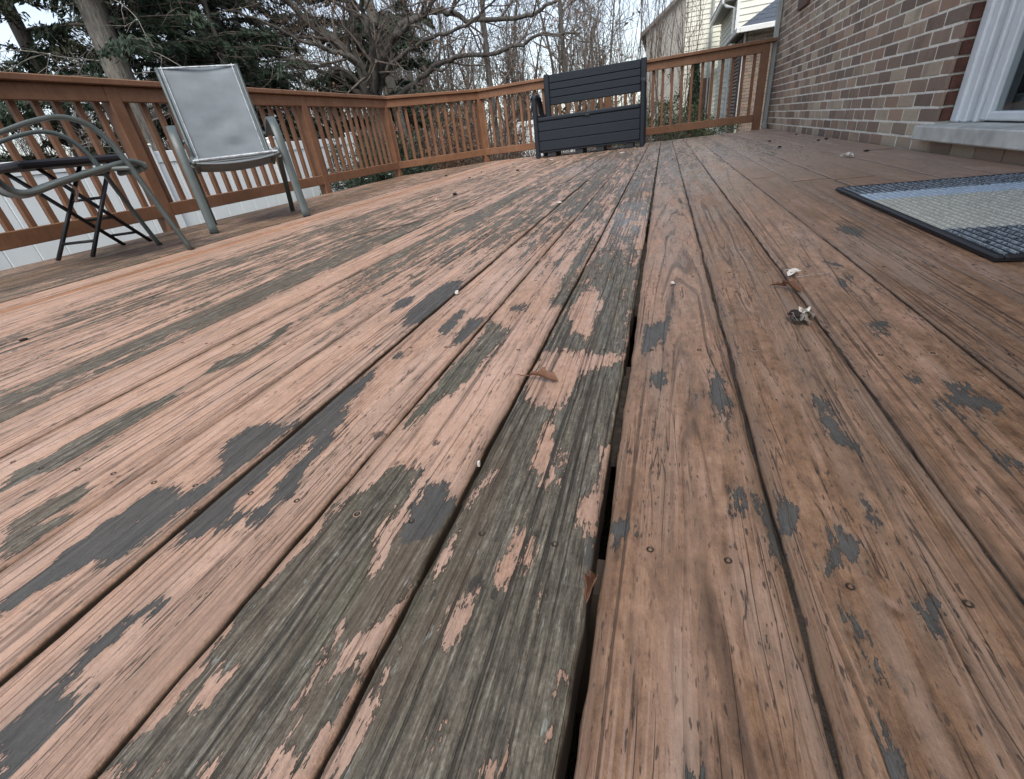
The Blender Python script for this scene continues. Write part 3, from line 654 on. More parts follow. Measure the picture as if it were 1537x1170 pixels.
def railing(p, q, posts, label, cap_ext=(0, 0), count=None, side=1):
    root = tag(empty('deck_railing', (p[0], p[1], 0)), label, 'railing', 'brown railings around the deck')
    inv = Vector((-p[0], -p[1], 0))
    P, Q = Vector((p[0], p[1])), Vector((q[0], q[1])); L = (Q - P).length; d = (Q - P) / L; nrm = Vector((-d.y, d.x)) * side
    at = lambda s, o=0.0: tuple(d * s + nrm * o)
    def piece(name, s0, s1, w, z0, z1, off=0.0, b=.004):
        o = obox(MB(), at(s0, off), at(s1, off), w, z0, z1, b).build(name, M_RAIL, root); fix_normals(o); return o
    piece('cap_rail', -cap_ext[0], L + cap_ext[1], .140, .925, .962, .0, .005)
    for s in posts:
        piece('post', s - .044, s + .044, .088, -.25, .923, 0, .005)
    ss = sorted(posts)
    edges = [(a + .044, b - .044) for a, b in zip(ss[:-1], ss[1:])]
    if ss[0] > .3: edges.insert(0, (0, ss[0] - .044))
    if ss[-1] < L - .3: edges.append((ss[-1] + .044, L))
    for a, b in edges:
        piece('top_rail', a, b, .038, .832, .922, .022)
        piece('bottom_rail', a, b, .038, .092, .182, .022)
        n = max(1, int(round((b - a) / .118)))
        for i in range(n):
            s = a + (b - a) * (i + .5) / n + random.uniform(-.004, .004)
            piece('baluster', s - .017, s + .017, .034, .10, .905, -.016, .003)
    return root
CL, CD, CF = (-3.60, -1.2), (-3.60, 6.36), (-2.66, 7.51)
railing(CL, CD, [.4, 2.18, 3.93, 5.88, 7.56], 'brown wooden railing with balusters beside the vinyl fence, behind the patio chairs', (0, .02), side=-1)
dlen = (Vector(CF) - Vector(CD)).length
railing(CD, CF, [dlen], 'short diagonal brown railing section at the deck corner before the bare tree', (.02, .02), side=-1)
railing(CF, (1.262, 7.51), [1.90, 3.81], 'brown wooden railing at the deck end, behind the dark storage bench', (.02, 0), side=-1)
# ------------------------------------------------------------------ brick house
BRICK_STOPS = [(0, (.19, .148, .132)), (.10, (.27, .195, .162)), (.24, (.34, .255, .215)), (.38, (.37, .25, .20)), (.50, (.22, .175, .155)), (.62, (.41, .325, .27)), (.76, (.49, .41, .34)), (.9, (.55, .475, .40)), (1, (.42, .26, .20))]
def brick_material(name, use_attr):
    t = NT(name)
    f = t.attr('rnd').outputs['Fac'] if use_attr else t.rand()
    c = t.mix(1.0, t.ramp(f, BRICK_STOPS), (1.0, .98, .86), 'MULTIPLY')
    p = t.pos()
    n = t.noise(p, 38, 5, .65); n2 = t.noise(p, 160, 3, .6)
    c = t.mix(t.step(n, .35, .7, 0, .55), c, t.mix(.5, c, (.30, .25, .23)))
    c = t.mix(t.step(n2, .56, .72, 0, .6), c, (.07, .055, .05))
    c = t.mix(t.step(t.noise(p, 3.5, 4, .6), .52, .72, 0, .4), c, (.12, .095, .08))
    t.set('Base Color', c); t.set('Roughness', .88); t.set('Specular IOR Level', .25)
    t.bump(t.math('ADD', t.math('MULTIPLY', n, .004), t.math('MULTIPLY', n2, .0015)), 1, 1.0)
    return t.m
M_BRICK = brick_material('face_brick', False)
M_BRICK_J = brick_material('face_brick_joined', True)
M_REDBRICK = simple('dark_red_reveal_brick', (.105, .042, .028), .85, var=.35, scale=25, bump=.003, bscale=120)
M_MORTAR = simple('pale_mortar', (.80, .775, .69), .95, var=.16, scale=30, bump=.002, bscale=200)
M_CONC = simple('weathered_concrete_sill', (.56, .565, .52), .85, var=.25, scale=9, bump=.002, bscale=180)
M_VINYL = simple('white_vinyl_frame', (.74, .78, .79), .4, var=.06, scale=12)
M_GREYTRIM = simple('grey_weather_strip', (.30, .32, .34), .6, var=.15)
M_ALU = simple('grey_downspout_metal', (.40, .42, .40), .45, .2, var=.12)
M_SHUTTER = simple('brown_shutter', (.11, .058, .042), .6, var=.15)
def glass_material(name, tint=(.9, .95, .95)):
    t = NT(name); t.set('Base Color', tint); t.set('Roughness', .02); t.set('Transmission Weight', 1.0); t.set('IOR', 1.3); t.set('Specular IOR Level', .6)
    return t.m
M_GLASS = glass_material('door_glass')
M_ROOM = simple('dim_interior', (.05, .055, .06), .9)
M_ROOM2 = simple('grey_curtain', (.22, .24, .25), .9, var=.15, stretch=(1, 20, 1))

WX = 1.30
COURSE, BL, BH, JT = .0677, .1932, .0577, .010
house = tag(empty('brick_house', (WX, 3.0, -1.0)), 'brown and grey brick house wall with pale mortar, glass sliding door and concrete sill', 'house')
H0 = Vector((WX, 3.0, -1.0))
def hp(mb, name, mat, parent=None):
    """build a house part given in world coordinates"""
    o = mb.build(name, mat, parent or house)
    for v in o.data.vertices: v.co -= H0
    return o
OP0, OP1, OPZ = 1.20, 3.13, 2.16                      # door opening
mb = MB()
mb.box((WX + .0022, OP1 + .012, -1.0), (WX + .30, 7.66, 3.1))
wall = hp(mb, 'wall', M_MORTAR)
mb = MB(); mb.box((WX + .012, -4.0, -1.0), (WX + .30, OP0, 3.1)); hp(mb, 'wall', M_MORTAR)
mb = MB(); mb.box((WX + .012, OP0 - .0, OPZ), (WX + .298, OP1 + .011, 3.098)); hp(mb, 'wall', M_MORTAR)
mb = MB(); mb.box((WX + .0125, OP0 + .001, -1.0), (WX + .298, OP1 + .011, .05)); sill_wall = hp(mb, 'wall', M_MORTAR)
mb = MB(); mb.box((WX + .302, 7.40, -1.0), (7.0, 7.658, 3.098)); hp(mb, 'wall', M_MORTAR)
# unseen eave over the wall; height and overhang shaped for the shading
mb = MB(); mb.add([(WX - .40, -4.2, 3.10), (7.2, -4.2, 3.10), (7.2, 8.1, 3.10), (WX - .40, 8.1, 3.10), (WX - .40, -4.2, 3.22), (7.2, -4.2, 5.4), (7.2, 8.1, 5.4), (WX - .40, 8.1, 3.22)], [(3,2,1,0),(4,5,6,7),(0,1,5,4),(1,2,6,5),(2,3,7,6),(3,0,4,7)]); hp(mb, 'roof', M_SHUTTER)  # unseen roof edge, shaped for the shading
# --- bricks
brick_meshes = []
for i in range(4):
    r = random.Random(40 + i)
    m_ = MB()
    lo = Vector((0, -BL / 2, -BH / 2)); hi = Vector((.016, BL / 2, BH / 2)); j = lambda: r.uniform(-.0016, .0016)
    c = [(0 + j(), lo.y + j(), lo.z + j()), (.016, lo.y, lo.z), (.016, hi.y, lo.z), (0 + j(), hi.y + j(), lo.z + j()),
         (0 + j(), lo.y + j(), hi.z + j()), (.016, lo.y, hi.z), (.016, hi.y, hi.z), (0 + j(), hi.y + j(), hi.z + j())]
    m_.hexa(c, .003); me = m_.mesh('brick'); me.materials.append(M_BRICK); brick_meshes.append(me)
Z_BASE = .054 - COURSE * 1                             # top of this joint line; first course sits above
visible = []; joined = []
ncs = 60
for ci in range(-14, 46):
    zc = Z_BASE + ci * COURSE + COURSE / 2 + JT * 0 
    off = (ci % 2) * (BL + JT) / 2
    yy = OP1 + BL / 2 - off
    first = True
    while yy - BL / 2 < 7.655:
        y_lo, y_hi = max(yy - BL / 2, OP1), min(yy + BL / 2, 7.655)
        if y_hi - y_lo > .03:
            item = (y_lo, y_hi, zc)
            top = .66 + (yy - 3.226) * .1615 + .03
            (visible if (-.04 < zc < top) else joined).append(item)
        yy += BL + JT
visible.sort(key=lambda b: b[0])
for n_, (y_lo, y_hi, zc) in enumerate(visible[:296]):
    me = brick_meshes[n_ * 7 % 4]
    o = bpy.data.objects.new('brick', me); COL.objects.link(o); o.parent = wall
    o.location = Vector((WX + random.uniform(-.001, .001), (y_lo + y_hi) / 2, zc)) - H0
    o.scale = (1, (y_hi - y_lo - .002) / BL, 1)
def joined_bricks(items, name, parent, dx=0.0, axis='x', x=WX):
    m_ = MB(); rv = []
    for lo_, hi_, zc in items:
        n0 = len(m_.v)
        if axis == 'x': m_.box((x, lo_, zc - BH / 2), (x + .016, hi_, zc + BH / 2))
        else: m_.box((lo_, x, zc - BH / 2), (hi_, x + .016, zc + BH / 2))
        rv += [random.random()] * (len(m_.v) - n0)
    o = hp(m_, name, M_BRICK_J, parent); at = o.data.attributes.new('rnd', 'FLOAT', 'POINT'); at.data.foreach_set('value', rv)
    o['kind'] = 'stuff'; return o
joined_bricks(visible[296:] + joined, 'brickwork', wall)
# other stretches of wall, mostly out of view
it = []
for ci in range(-14, 46):
    zc = Z_BASE + ci * COURSE + COURSE / 2; off = (ci % 2) * (BL + JT) / 2
    yy = -4.0 + BL / 2 - off
    while yy < OP1 - .02:
        lo_, hi_ = max(yy - BL/2, -4.0), yy + BL/2
        if zc + BH/2 < .051 or zc - BH / 2 > OPZ: it.append((lo_, min(hi_, OP1 - .008), zc))
        elif lo_ < OP0: it.append((lo_, min(hi_, OP0), zc))
        yy += BL + JT
joined_bricks([b for b in it if b[1] - b[0] > .02], 'brickwork', wall)
it = []
for ci in range(-14, 46):
    zc = Z_BASE + ci * COURSE + COURSE / 2; off = (ci % 2) * (BL + JT) / 2; xx = WX + .02 - off
    while xx < 6.9:
        it.append((max(xx, WX + .02), xx + BL, zc)); xx += BL + JT
joined_bricks([b for b in it if b[1] - b[0] > .02], 'brickwork', wall, axis='y', x=7.652)
# reveal bricks beside the door
ci = 2
while True:
    zc = Z_BASE + ci * COURSE + COURSE / 2
    if zc > OPZ: break
    m_ = MB(); m_.box((WX + .017 if ci % 2 else WX + .018, OP1 - .004, zc - BH / 2), (WX + .060, OP1 + .0115, zc + BH / 2), .002)
    o = hp(m_, 'brick', M_REDBRICK, wall); ci += 1
# sill, door
mb = MB(); mb.box((WX - .055, OP0 - .05, .050), (WX + .40, OP1 + .075, .116), .006); sill = hp(mb, 'door_sill', M_CONC)
mb = MB(); mb.box((WX + .118, OP0 + .03, .118), (WX + .24, OP1 - .006, .128)); hp(mb, 'track', M_GREYTRIM, sill)
door = empty('sliding_door', (0, 0, 0), 0, house)
def dp(lo, hi, name, mat, b=.003):
    m_ = MB(); m_.box(lo, hi, b); return hp(m_, name, mat, door)
dx = WX + .056
dp((dx, OP1 - .070, .117), (dx + .14, OP1 - .006, OPZ), 'jamb', M_VINYL, .008)
dp((dx + .012, OP1 - .118, .1172), (dx + .14, OP1 - .0705, OPZ - .001), 'jamb', M_VINYL, .006)
dp((dx + .050, OP1 - .158, .1175), (dx + .14, OP1 - .1185, OPZ - .002), 'channel', M_GREYTRIM)
dp((dx + .022, OP1 - .186, .1175), (dx + .14, OP1 - .1585, OPZ - .002), 'jamb', M_VINYL, .004)
dp((dx + .054, OP1 - .196, .1175), (dx + .138, OP1 - .1865, OPZ - .002), 'gasket', M_GREYTRIM)
dp((dx + .030, OP1 - .255, .124), (dx + .085, OP1 - .1965, OPZ - .004), 'stile', M_VINYL, .006)
dp((dx + .031, OP0 + .06, .124), (dx + .084, OP1 - .2555, .160), 'bottom_rail', M_VINYL, .006)
dp((dx + .031, OP0 + .06, OPZ - .08), (dx + .084, OP1 - .2555, OPZ - .004), 'top_rail', M_VINYL, .004)
dp((dx + .030, OP0 + .01, .124), (dx + .085, OP0 + .059, OPZ - .004), 'stile', M_VINYL, .004)
dp((dx + .052, OP0 + .055, .157), (dx + .058, OP1 - .252, OPZ - .06), 'glass', M_GLASS, 0)
dp((dx + .15, OP0 + .05, .12), (dx + .19, OP1 - .15, .215), 'inner_ledge', M_ROOM2, .01)
m_ = MB(); m_.box((dx + .9, -1.0, -.1), (dx + .95, 6.0, 2.6)); m_.box((dx + .21, -1.0, -.1), (dx + .9, 6.0, -.05)); m_.box((dx + .21, -1.0, 2.5), (dx + .9, 6.0, 2.6)); m_.box((dx + .21, -1.05, -.1), (dx + .95, -1.0, 2.6)); m_.box((dx + .21, 6.0, -.1), (dx + .95, 6.05, 2.6)); hp(m_, 'room_behind_glass', M_ROOM, door)
# downspout in the corner by the railing
m_ = MB(); m_.tube([(1.262, 7.60, 3.05), (1.262, 7.60, .10), (1.252, 7.555, .03), (1.25, 7.50, .015)], .03, 8, flat=(.055, .05, (1, 0, 0))); hp(m_, 'downspout', M_ALU)
m_ = MB(); m_.box((WX - .03, 6.28, 1.085), (WX - .001, 6.66, 2.4), .004); hp(m_, 'shutter', M_SHUTTER)

# ------------------------------------------------------------------ storage bench
M_RESIN = simple('charcoal_resin', (.014, .020, .028), .58, spec=.32, var=.25, scale=10, bump=.0008, bscale=300, stretch=(4, 30, 30))
M_RESIN_D = simple('dark_resin_feet', (.014, .016, .020), .6)
bench = tag(empty('storage_bench', (-.935, 6.62, 0)), 'dark charcoal slatted resin storage bench before the end railing', 'bench')
def bb(lo, hi, name, b=.008, mat=None, parent=None):
    m_ = MB(); m_.box(lo, hi, b); return m_.build(name, mat or M_RESIN, parent or bench)
BW = .70
for s in (-1, 1):
    side = empty('side', (0, 0, 0), 0, bench)
    x0, x1 = (s * BW - .055, s * BW) if s > 0 else (s * BW, s * BW + .055)
    bb((x0, .0, .0), (x1, .075, .70), 'leg', .012, None, side)
    bb((x0, .43, .0), (x1, .56, .52), 'leg', .012, None, side)
    bb((x0 + .012, .076, .10), (x1 - .012, .429, .50), 'side_panel', .006, None, side)
    pts = smooth_path([(0, .0, .685), (0, .12, .702), (0, .26, .69), (0, .36, .62), (0, .42, .52), (0, .44, .44)], 5)
    m_ = MB(); m_.tube([Vector(((x0 + x1) / 2, p.y, p.z)) for p in pts], .02, 8, flat=(.060, .055, (1, 0, 0))); m_.build('armrest', M_RESIN, side, True)
    # raised upright of the back
    bx0, bx1 = (BW - .075, BW - .003) if s > 0 else (-BW + .085, -BW + .155)
    bb((bx0, .40, .46), (bx1, .47, .955), 'back_post', .01)
xi0, xi1 = -BW + .057, BW - .057
for i, (z0, z1) in enumerate(((.085, .195), (.200, .310), (.315, .420))):
    bb((xi0, .018, z0), (xi1, .050, z1), 'front_board', .006)
bb((xi0, .030, .06), (xi1, .048, .084), 'base_rim', .004)
bb((xi0 + .002, .010, .425), (xi1 - .002, .48, .470), 'lid', .010)
bb((-.03, .002, .418), (.03, .012, .446), 'latch', .004, M_RESIN_D)
bb((xi0, .06, .09), (xi1, .44, .42), 'storage_box', .01)
for i, (z0, z1) in enumerate(((.605, .685), (.690, .770), (.775, .850), (.855, .945))):
    bb((-BW + .157, .415, z0), (BW - .077, .445, z1), 'back_board', .006)
bb((-BW + .157, .447, .604), (BW - .077, .458, .946), 'back_panel', .002, M_RESIN_D)
bb((xi0, .0505, .066), (xi1, .058, .424), 'front_panel', .002, M_RESIN_D)
for xx in (-.48, -.12, .15, .52):
    bb((xx - .05, .04, .0), (xx + .05, .40, .062), 'foot', .006, M_RESIN_D)

# ------------------------------------------------------------------ sling chairs
M_FRAME = simple('grey_green_powder_coat', (.075, .094, .094), .42, .0, var=.10, scale=20)
def sling_material():
    t = NT('grey_sling_mesh'); u = t.obj()
    w = t.n('ShaderNodeTexWave', wave_type='BANDS', bands_direction='X'); t.put(w.inputs['Vector'], u); w.inputs['Scale'].default_value = 150
    w2 = t.n('ShaderNodeTexWave', wave_type='BANDS', bands_direction='Z'); t.put(w2.inputs['Vector'], u); w2.inputs['Scale'].default_value = 150
    f = t.math('MULTIPLY', w.outputs['Fac'], w2.outputs['Fac']); n = t.noise(u, 7, 4)
    c = t.ramp(t.math('ADD', t.math('MULTIPLY', f, .25), t.math('MULTIPLY', n, .75)), [(.25, (.135, .160, .178)), (.75, (.225, .255, .275))])
    t.set('Base Color', c); t.set('Roughness', .65); t.set('Sheen Weight', .1)
    t.bump(f, 1, .0006); return t.m
M_SLING = sling_material()
M_PIPING = simple('pale_piping', (.42, .46, .49), .6, var=.45, scale=45)
M_TAG = simple('pale_fabric_tag', (.55, .47, .44), .8, var=.15)
def sling_chair(loc, fdir, label, with_tag=False, rear=((.05, .385), (-.12, .22), (-.33, 0))):
    """local +Y is the way the chair faces, +X its right side"""
    rz = math.atan2(-fdir[0], fdir[1])
    root = tag(empty('patio_chair', loc, rz), label, 'chair', 'grey sling patio chairs')
    HW = .272
    rail = smooth_path([(0, .315, .392), (0, .295, .415), (0, .235, .424), (0, .0, .382), (0, -.13, .352), (0, -.19, .372), (0, -.225, .45), (0, -.30, .66), (0, -.42, .985)], 6)
    for s in (-1, 1):
        # front leg running on into the arm
        pts = [(0, .33, 0), (0, .285, .20), (0, .235, .43), (0, .205, .52), (0, .155, .585), (0, .08, .612), (0, -.02, .600), (0, -.14, .565), (0, -.255, .535)]
        path = smooth_path(pts, 5)
        def bow(p):
            w = HW + .015
            return Vector((s * w, p.y, p.z))
        m_ = MB(); m_.tube([bow(p) for p in path], .01, 8, flat=(.050, .016, (1, 0, 0))); m_.build('arm_leg', M_FRAME, root, True)
        m_ = MB(); m_.tube([(s * (HW - .002), rear[0][0], rear[0][1]), (s * (HW + .004), rear[1][0], rear[1][1]), (s * (HW + .01), rear[2][0], rear[2][1])], .01, 8, flat=(.034, .016, (1, 0, 0))); m_.build('leg', M_FRAME, root)
        m_ = MB(); m_.tube([Vector((s * (HW - .03 if p.z < .6 else HW - .03), p.y, p.z)) for p in rail], .0125, 8); m_.build('side_rail', M_FRAME, root, True)
        m_ = MB(); m_.tube([(s * (HW - .03), -.262, .55), (s * (HW + .02), -.257, .535)], .010, 8); m_.build('arm_bracket', M_FRAME, root)
        m_ = MB(); m_.tube([(s * (HW - .03), .18, .405), (s * (HW + .02), .245, .398)], .010, 8); m_.build('seat_bracket', M_FRAME, root)
        # stitched pale edge of the sling
        m_ = MB(); rr = random.Random(3)
        off = [Vector((s * (HW - .058), p.y + .010, p.z + .006)) for p in rail[2:]]
        m_.tube(off, .0028, 6); m_.build('piping', M_PIPING, root, True)
    m_ = MB(); m_.tube([(-HW + .03, .300, .392), (HW - .03, .300, .392)], .013, 8); m_.build('seat_bar', M_FRAME, root)
    m_ = MB(); m_.tube([(-HW + .03, -.345, .64), (HW - .03, -.345, .64)], .010, 8); m_.build('back_bar', M_FRAME, root)
    # sling cloth
    nx = 15; v = []; f = []
    W = HW - .030
    for i, p in enumerate(rail):
        t_ = i / (len(rail) - 1)
        for a in range(nx):
            u = -1 + 2 * a / (nx - 1)
            sag = (1 - u * u) * .022
            wr = (.009 * math.sin(p.z * 38 + u * 2.2 + .8 * math.sin(u * 3)) + .004 * math.sin(p.z * 71 - u * 4)) * max(0, 1 - abs(u)**3) if p.z > .46 else 0
            v.append((u * W, p.y - sag * (1 if p.z > .45 else .0) + wr, p.z - sag * (1 if p.z <= .45 else 0) + (.003 if p.z < .43 else 0)))
    n = len(rail)
    f = [(i*nx+a, i*nx+a+1, (i+1)*nx+a+1, (i+1)*nx+a) for i in range(n - 1) for a in range(nx - 1)]
    m_ = MB(); m_.add(v, f); o = m_.build('sling', M_SLING, root, True)
    sm = o.modifiers.new('thickness', 'SOLIDIFY'); sm.thickness = .003
    m_ = MB(); m_.tube([(-W, -.418, .982), (W, -.418, .982)], .006, 6); m_.build('top_hem', M_PIPING, root)
    m_ = MB(); m_.tube([(-W, .312, .412), (W, .312, .412)], .007, 6); m_.build('front_hem', M_PIPING, root)
    for s in (-1, 1):
        m_ = MB(); m_.box((s*(HW+.015)-.022, .320, 0), (s*(HW+.015)+.022, .342, .012), .002); m_.build('foot_cap', M_RESIN_D, root)
    if with_tag:
        m_ = MB(); g = [( -.05 + .10*i/4, .04 + .01*math.sin(i*1.3), .372 - .085*j/5 + .0) for j in range(6) for i in range(5)]
        g = [(x, y_ + .012*math.sin(z*60), z) for x, y_, z in g]
        m_.add(g, [(j*5+i, j*5+i+1, (j+1)*5+i+1, (j+1)*5+i) for j in range(5) for i in range(4)])
        o = m_.build('fabric_tag', M_TAG, root, True); sm = o.modifiers.new('thickness', 'SOLIDIFY'); sm.thickness = .002
    return root
sling_chair((-2.775, 2.765, 0), (.74, -.67), 'grey sling patio chair with armrests, its back leaning toward the railing')
sling_chair((-2.734, 1.638, 0), (.40, .915), 'patio chair seen from its side, standing in front of the black folding stool', True, ((-.21, .42), (-.33, .22), (-.48, 0)))

# ------------------------------------------------------------------ folding stool
M_BLACK = simple('black_steel_tube', (.018, .018, .022), .4, .3, var=.2)
M_PAD = simple('black_vinyl_pad', (.014, .014, .020), .55, var=.2)
stool = tag(empty('folding_stool', (-3.21, 1.98, 0)), 'black folding stool with padded top and crossed tube legs by the railing', 'stool')
def st(p, q, name, r=.011):
    m_ = MB(); m_.tube([p, q], r, 10); return m_.build(name, M_BLACK, stool, True)
ax = Vector((-.12, -.21, 0)); 
A0, A1, B0, B1 = Vector((-.115, -.205, 0)), Vector((.12, -.165, 0)), Vector((-.105, .18, 0)), Vector((.045, .25, 0))
TA0, TA1, TB0, TB1 = Vector((-.10, .16, .465)), Vector((.10, .20, .465)), Vector((-.12, -.20, .465)), Vector((.06, -.15, .465))
for a, b in ((A0, TA0), (A1, TA1), (B0, TB0), (B1, TB1)): st(a, b, 'leg')
lerp = lambda a, b, t_: a + (b - a) * t_
for t_ in (.17, .62): st(lerp(A0, TA0, t_), lerp(A1, TA1, t_), 'rung', .008)
for t_ in (.15, .38): st(lerp(B0, TB0, t_), lerp(B1, TB1, t_), 'rung', .008)
m_ = MB(); m_.hexa([(-.16, -.27, .462), (.15, -.27, .462), (.15, .27, .462), (-.16, .27, .462), (-.16, -.27, .50), (.15, -.27, .50), (.15, .27, .50), (-.16, .27, .50)], .012); m_.build('seat_pad', M_PAD, stool)

# ------------------------------------------------------------------ door mat
def mat_stripe(name, c1, c2, ribs):
    t = NT(name); p = t.obj()
    x, y, z = t.sep(p)
    s1 = t.step(t.math('SINE', t.math('MULTIPLY', x, 2 * math.pi / .018)), -.1, .5)
    n = t.noise(t.vmath('MULTIPLY', p, (90, 130, 1)), 1, 4, .7)
    n2 = t.noise(t.vmath('MULTIPLY', p, (14, 14, 1)), 1, 3, .6)
    f = t.math('MULTIPLY', s1, t.step(n, .38, .60))
    c = t.mix(t.math('MULTIPLY', f, ribs), c1, c2)
    c = t.mix(t.step(n2, .5, .8, 0, .35), c, (.12, .12, .11))
    t.set('Base Color', c); t.set('Roughness', .85); t.bump(t.math('ADD', s1, n), 1, .004); return t.m
M_RUBBER = simple('black_rubber', (.010, .010, .013), .5, var=.2)
mat_root = tag(empty('door_mat', (.613, 1.085, 0)), 'rectangular door mat with black rubber edge and blue, grey and beige woven stripes', 'mat')
MWID, MLEN, ang = 1.55, .985, .0
MX = .615
m_ = MB()
m_.box((0, 0, .003), (.62, MLEN, .007)); m_.build('rubber_backing', M_RUBBER, mat_root)
for lo, hi in (((0, 0, .0025), (.016, MLEN, .0135)), ((.604, 0, .0025), (.62, MLEN, .0135)), ((.0161, 0, .0026), (.6039, .016, .0130)), ((.0161, MLEN - .016, .0026), (.6039, MLEN, .0130))):
    m_ = MB(); m_.box(lo, hi, .004); m_.build('border', M_RUBBER, mat_root)
NAVY, PALEB, BEIGE = ((.012, .018, .030), (.44, .52, .58)), ((.36, .46, .56), (.66, .76, .86)), ((.40, .41, .36), (.78, .78, .70))
for (y0, y1), cols, nm in (((.0165, .245), NAVY, 'dark_stripe'), ((.245, .68), BEIGE, 'beige_stripe'), ((.68, .80), PALEB, 'pale_blue_stripe'), ((.80, MLEN - .0165), NAVY, 'dark_stripe')):
    mt = mat_stripe('mat_' + nm, cols[0], cols[1], .85)
    m_ = MB(); m_.box((.0165, y0, .0072), (.6035, y1 - .0005, .0112)); m_.build(nm, mt, mat_root)
    # raised ribs running the length of the mat
    m_ = MB()
    x = .026
    while x < .598: m_.box((x - .0045, y0 + .0005, .0113), (x + .0045, y1 - .001, .0135), .0015); x += .018
    o = m_.build('ribs', mt, mat_root)
# ------------------------------------------------------------------ ground and backdrop
GZ = -1.0
def ground_material():
    t = NT('winter_lawn'); p = t.pos()
    n = t.noise(p, .35, 5, .6); n2 = t.noise(p, 9, 5, .7); n3 = t.noise(p, 45, 3, .7)
    c = t.ramp(t.math('ADD', t.math('MULTIPLY', n, .6), t.math('MULTIPLY', n2, .4)), [(.35, (.062, .052, .034)), (.5, (.085, .078, .040)), (.65, (.055, .065, .028))])
    c = t.mix(t.step(n3, .55, .7, 0, .6), c, (.17, .115, .07))
    t.set('Base Color', c); t.set('Roughness', .95); t.bump(n3, 1, .05); return t.m
M_GROUND = ground_material()
m_ = MB(); G = 40; span = 160
v = []; 
for i in range(G + 1):
    for j in range(G + 1):
        x, y_ = -span + 2*span*i/G, -span + 2*span*j/G
        v.append((x, y_, GZ + (.0 if math.hypot(x, y_) < 25 else .25*math.sin(x*.05)*math.cos(y_*.04))))
m_.add(v, [(i*(G+1)+j, (i+1)*(G+1)+j, (i+1)*(G+1)+j+1, i*(G+1)+j+1) for i in range(G) for j in range(G)])
tag(m_.build('ground', M_GROUND), kind='structure')

# vinyl fence beyond the left railing
M_FENCE = simple('white_vinyl_fence', (.84, .875, .86), .45, var=.04, scale=3)
def vinyl_fence(p, q, z1, label, npan):
    root = tag(empty('vinyl_fence', (p[0], p[1], GZ)), label, 'fence', 'white vinyl fences')
    P, Q = Vector(p), Vector(q); L = (Q - P).length; d = (Q - P) / L; hh = z1 - GZ
    at = lambda s: tuple(d * s)
    def pc(name, s0, s1, w, z0, z1_, b=.004): return fix_normals(obox(MB(), at(s0), at(s1), w, z0, z1_, b).build(name, M_FENCE, root))
    pl = L / npan
    for i in range(npan + 1): pc('post', i*pl - .063, i*pl + .063, .126, 0, hh + .06); pc('post_cap', i*pl - .075, i*pl + .075, .15, hh + .061, hh + .09, .01)
    for i in range(npan):
        a, b = i*pl + .064, (i+1)*pl - .064
        pc('top_rail', a, b, .05, hh - .14, hh); pc('bottom_rail', a, b, .05, .06, .20)
        n = 8
        for k in range(n): pc('board', a + (b-a)*k/n + .003, a + (b-a)*(k+1)/n - .003, .024, .201, hh - .141, .006)
    return root
vinyl_fence((-6.6, -2.0), (-6.6, 9.9), .70, 'white vinyl privacy fence running beyond the brown side railing', 5)
vinyl_fence((-4.12, 14.6), (-2.5, 14.6), .62, 'low stretch of white fence glimpsed through balusters left of the bench', 1)

# ------------------------------------------------------------------ trees
def bark(name, lo, hi, scale=18):
    t = NT(name); p = t.vmath('MULTIPLY', t.pos(), (1, 1, .25)); n = t.noise(p, scale, 5, .65); n2 = t.noise(t.pos(), 1.5, 3)
    c = t.ramp(t.math('ADD', t.math('MULTIPLY', n, .75), t.math('MULTIPLY', n2, .25)), [(.3, lo), (.68, hi)])
    t.set('Base Color', c); t.set('Roughness', .9); t.set('Specular IOR Level', .2); t.bump(n, 1, .05); return t.m
M_BARK_D = bark('dark_bark', (.042, .038, .034), (.15, .138, .122))
M_BARK_G = bark('grey_bark', (.085, .078, .066), (.34, .31, .27), 22)
M_TWIG = bark('brown_twig', (.075, .062, .054), (.19, .16, .135))
M_TWIG_L = bark('light_brown_twig', (.12, .095, .078), (.24, .195, .16))
M_TWIG_P = bark('pale_dead_twig', (.24, .21, .18), (.42, .38, .33))
def leafmat(name, stops, rough=.7):
    t = NT(name); n = t.noise(t.pos(), 2.2, 4, .6); n2 = t.noise(t.pos(), 23, 2)
    t.set('Base Color', t.ramp(t.math('ADD', t.math('MULTIPLY', n, .6), t.math('MULTIPLY', n2, .4)), stops)); t.set('Roughness', rough); t.set('Specular IOR Level', .25); return t.m
M_NEEDLE = leafmat('dark_needles', [(.3, (.018, .030, .020)), (.55, (.040, .060, .038)), (.75, (.072, .095, .062))])
M_NEEDLE2 = leafmat('brown_green_needles', [(.3, (.030, .026, .016)), (.55, (.038, .046, .022)), (.75, (.07, .06, .036))])
M_DEADLEAF = leafmat('dead_leaves', [(.3, (.10, .05, .028)), (.55, (.17, .095, .055)), (.75, (.25, .155, .095))])
M_BOX = leafmat('boxwood_leaves', [(.3, (.022, .038, .014)), (.6, (.055, .075, .028)), (.8, (.10, .11, .045))])

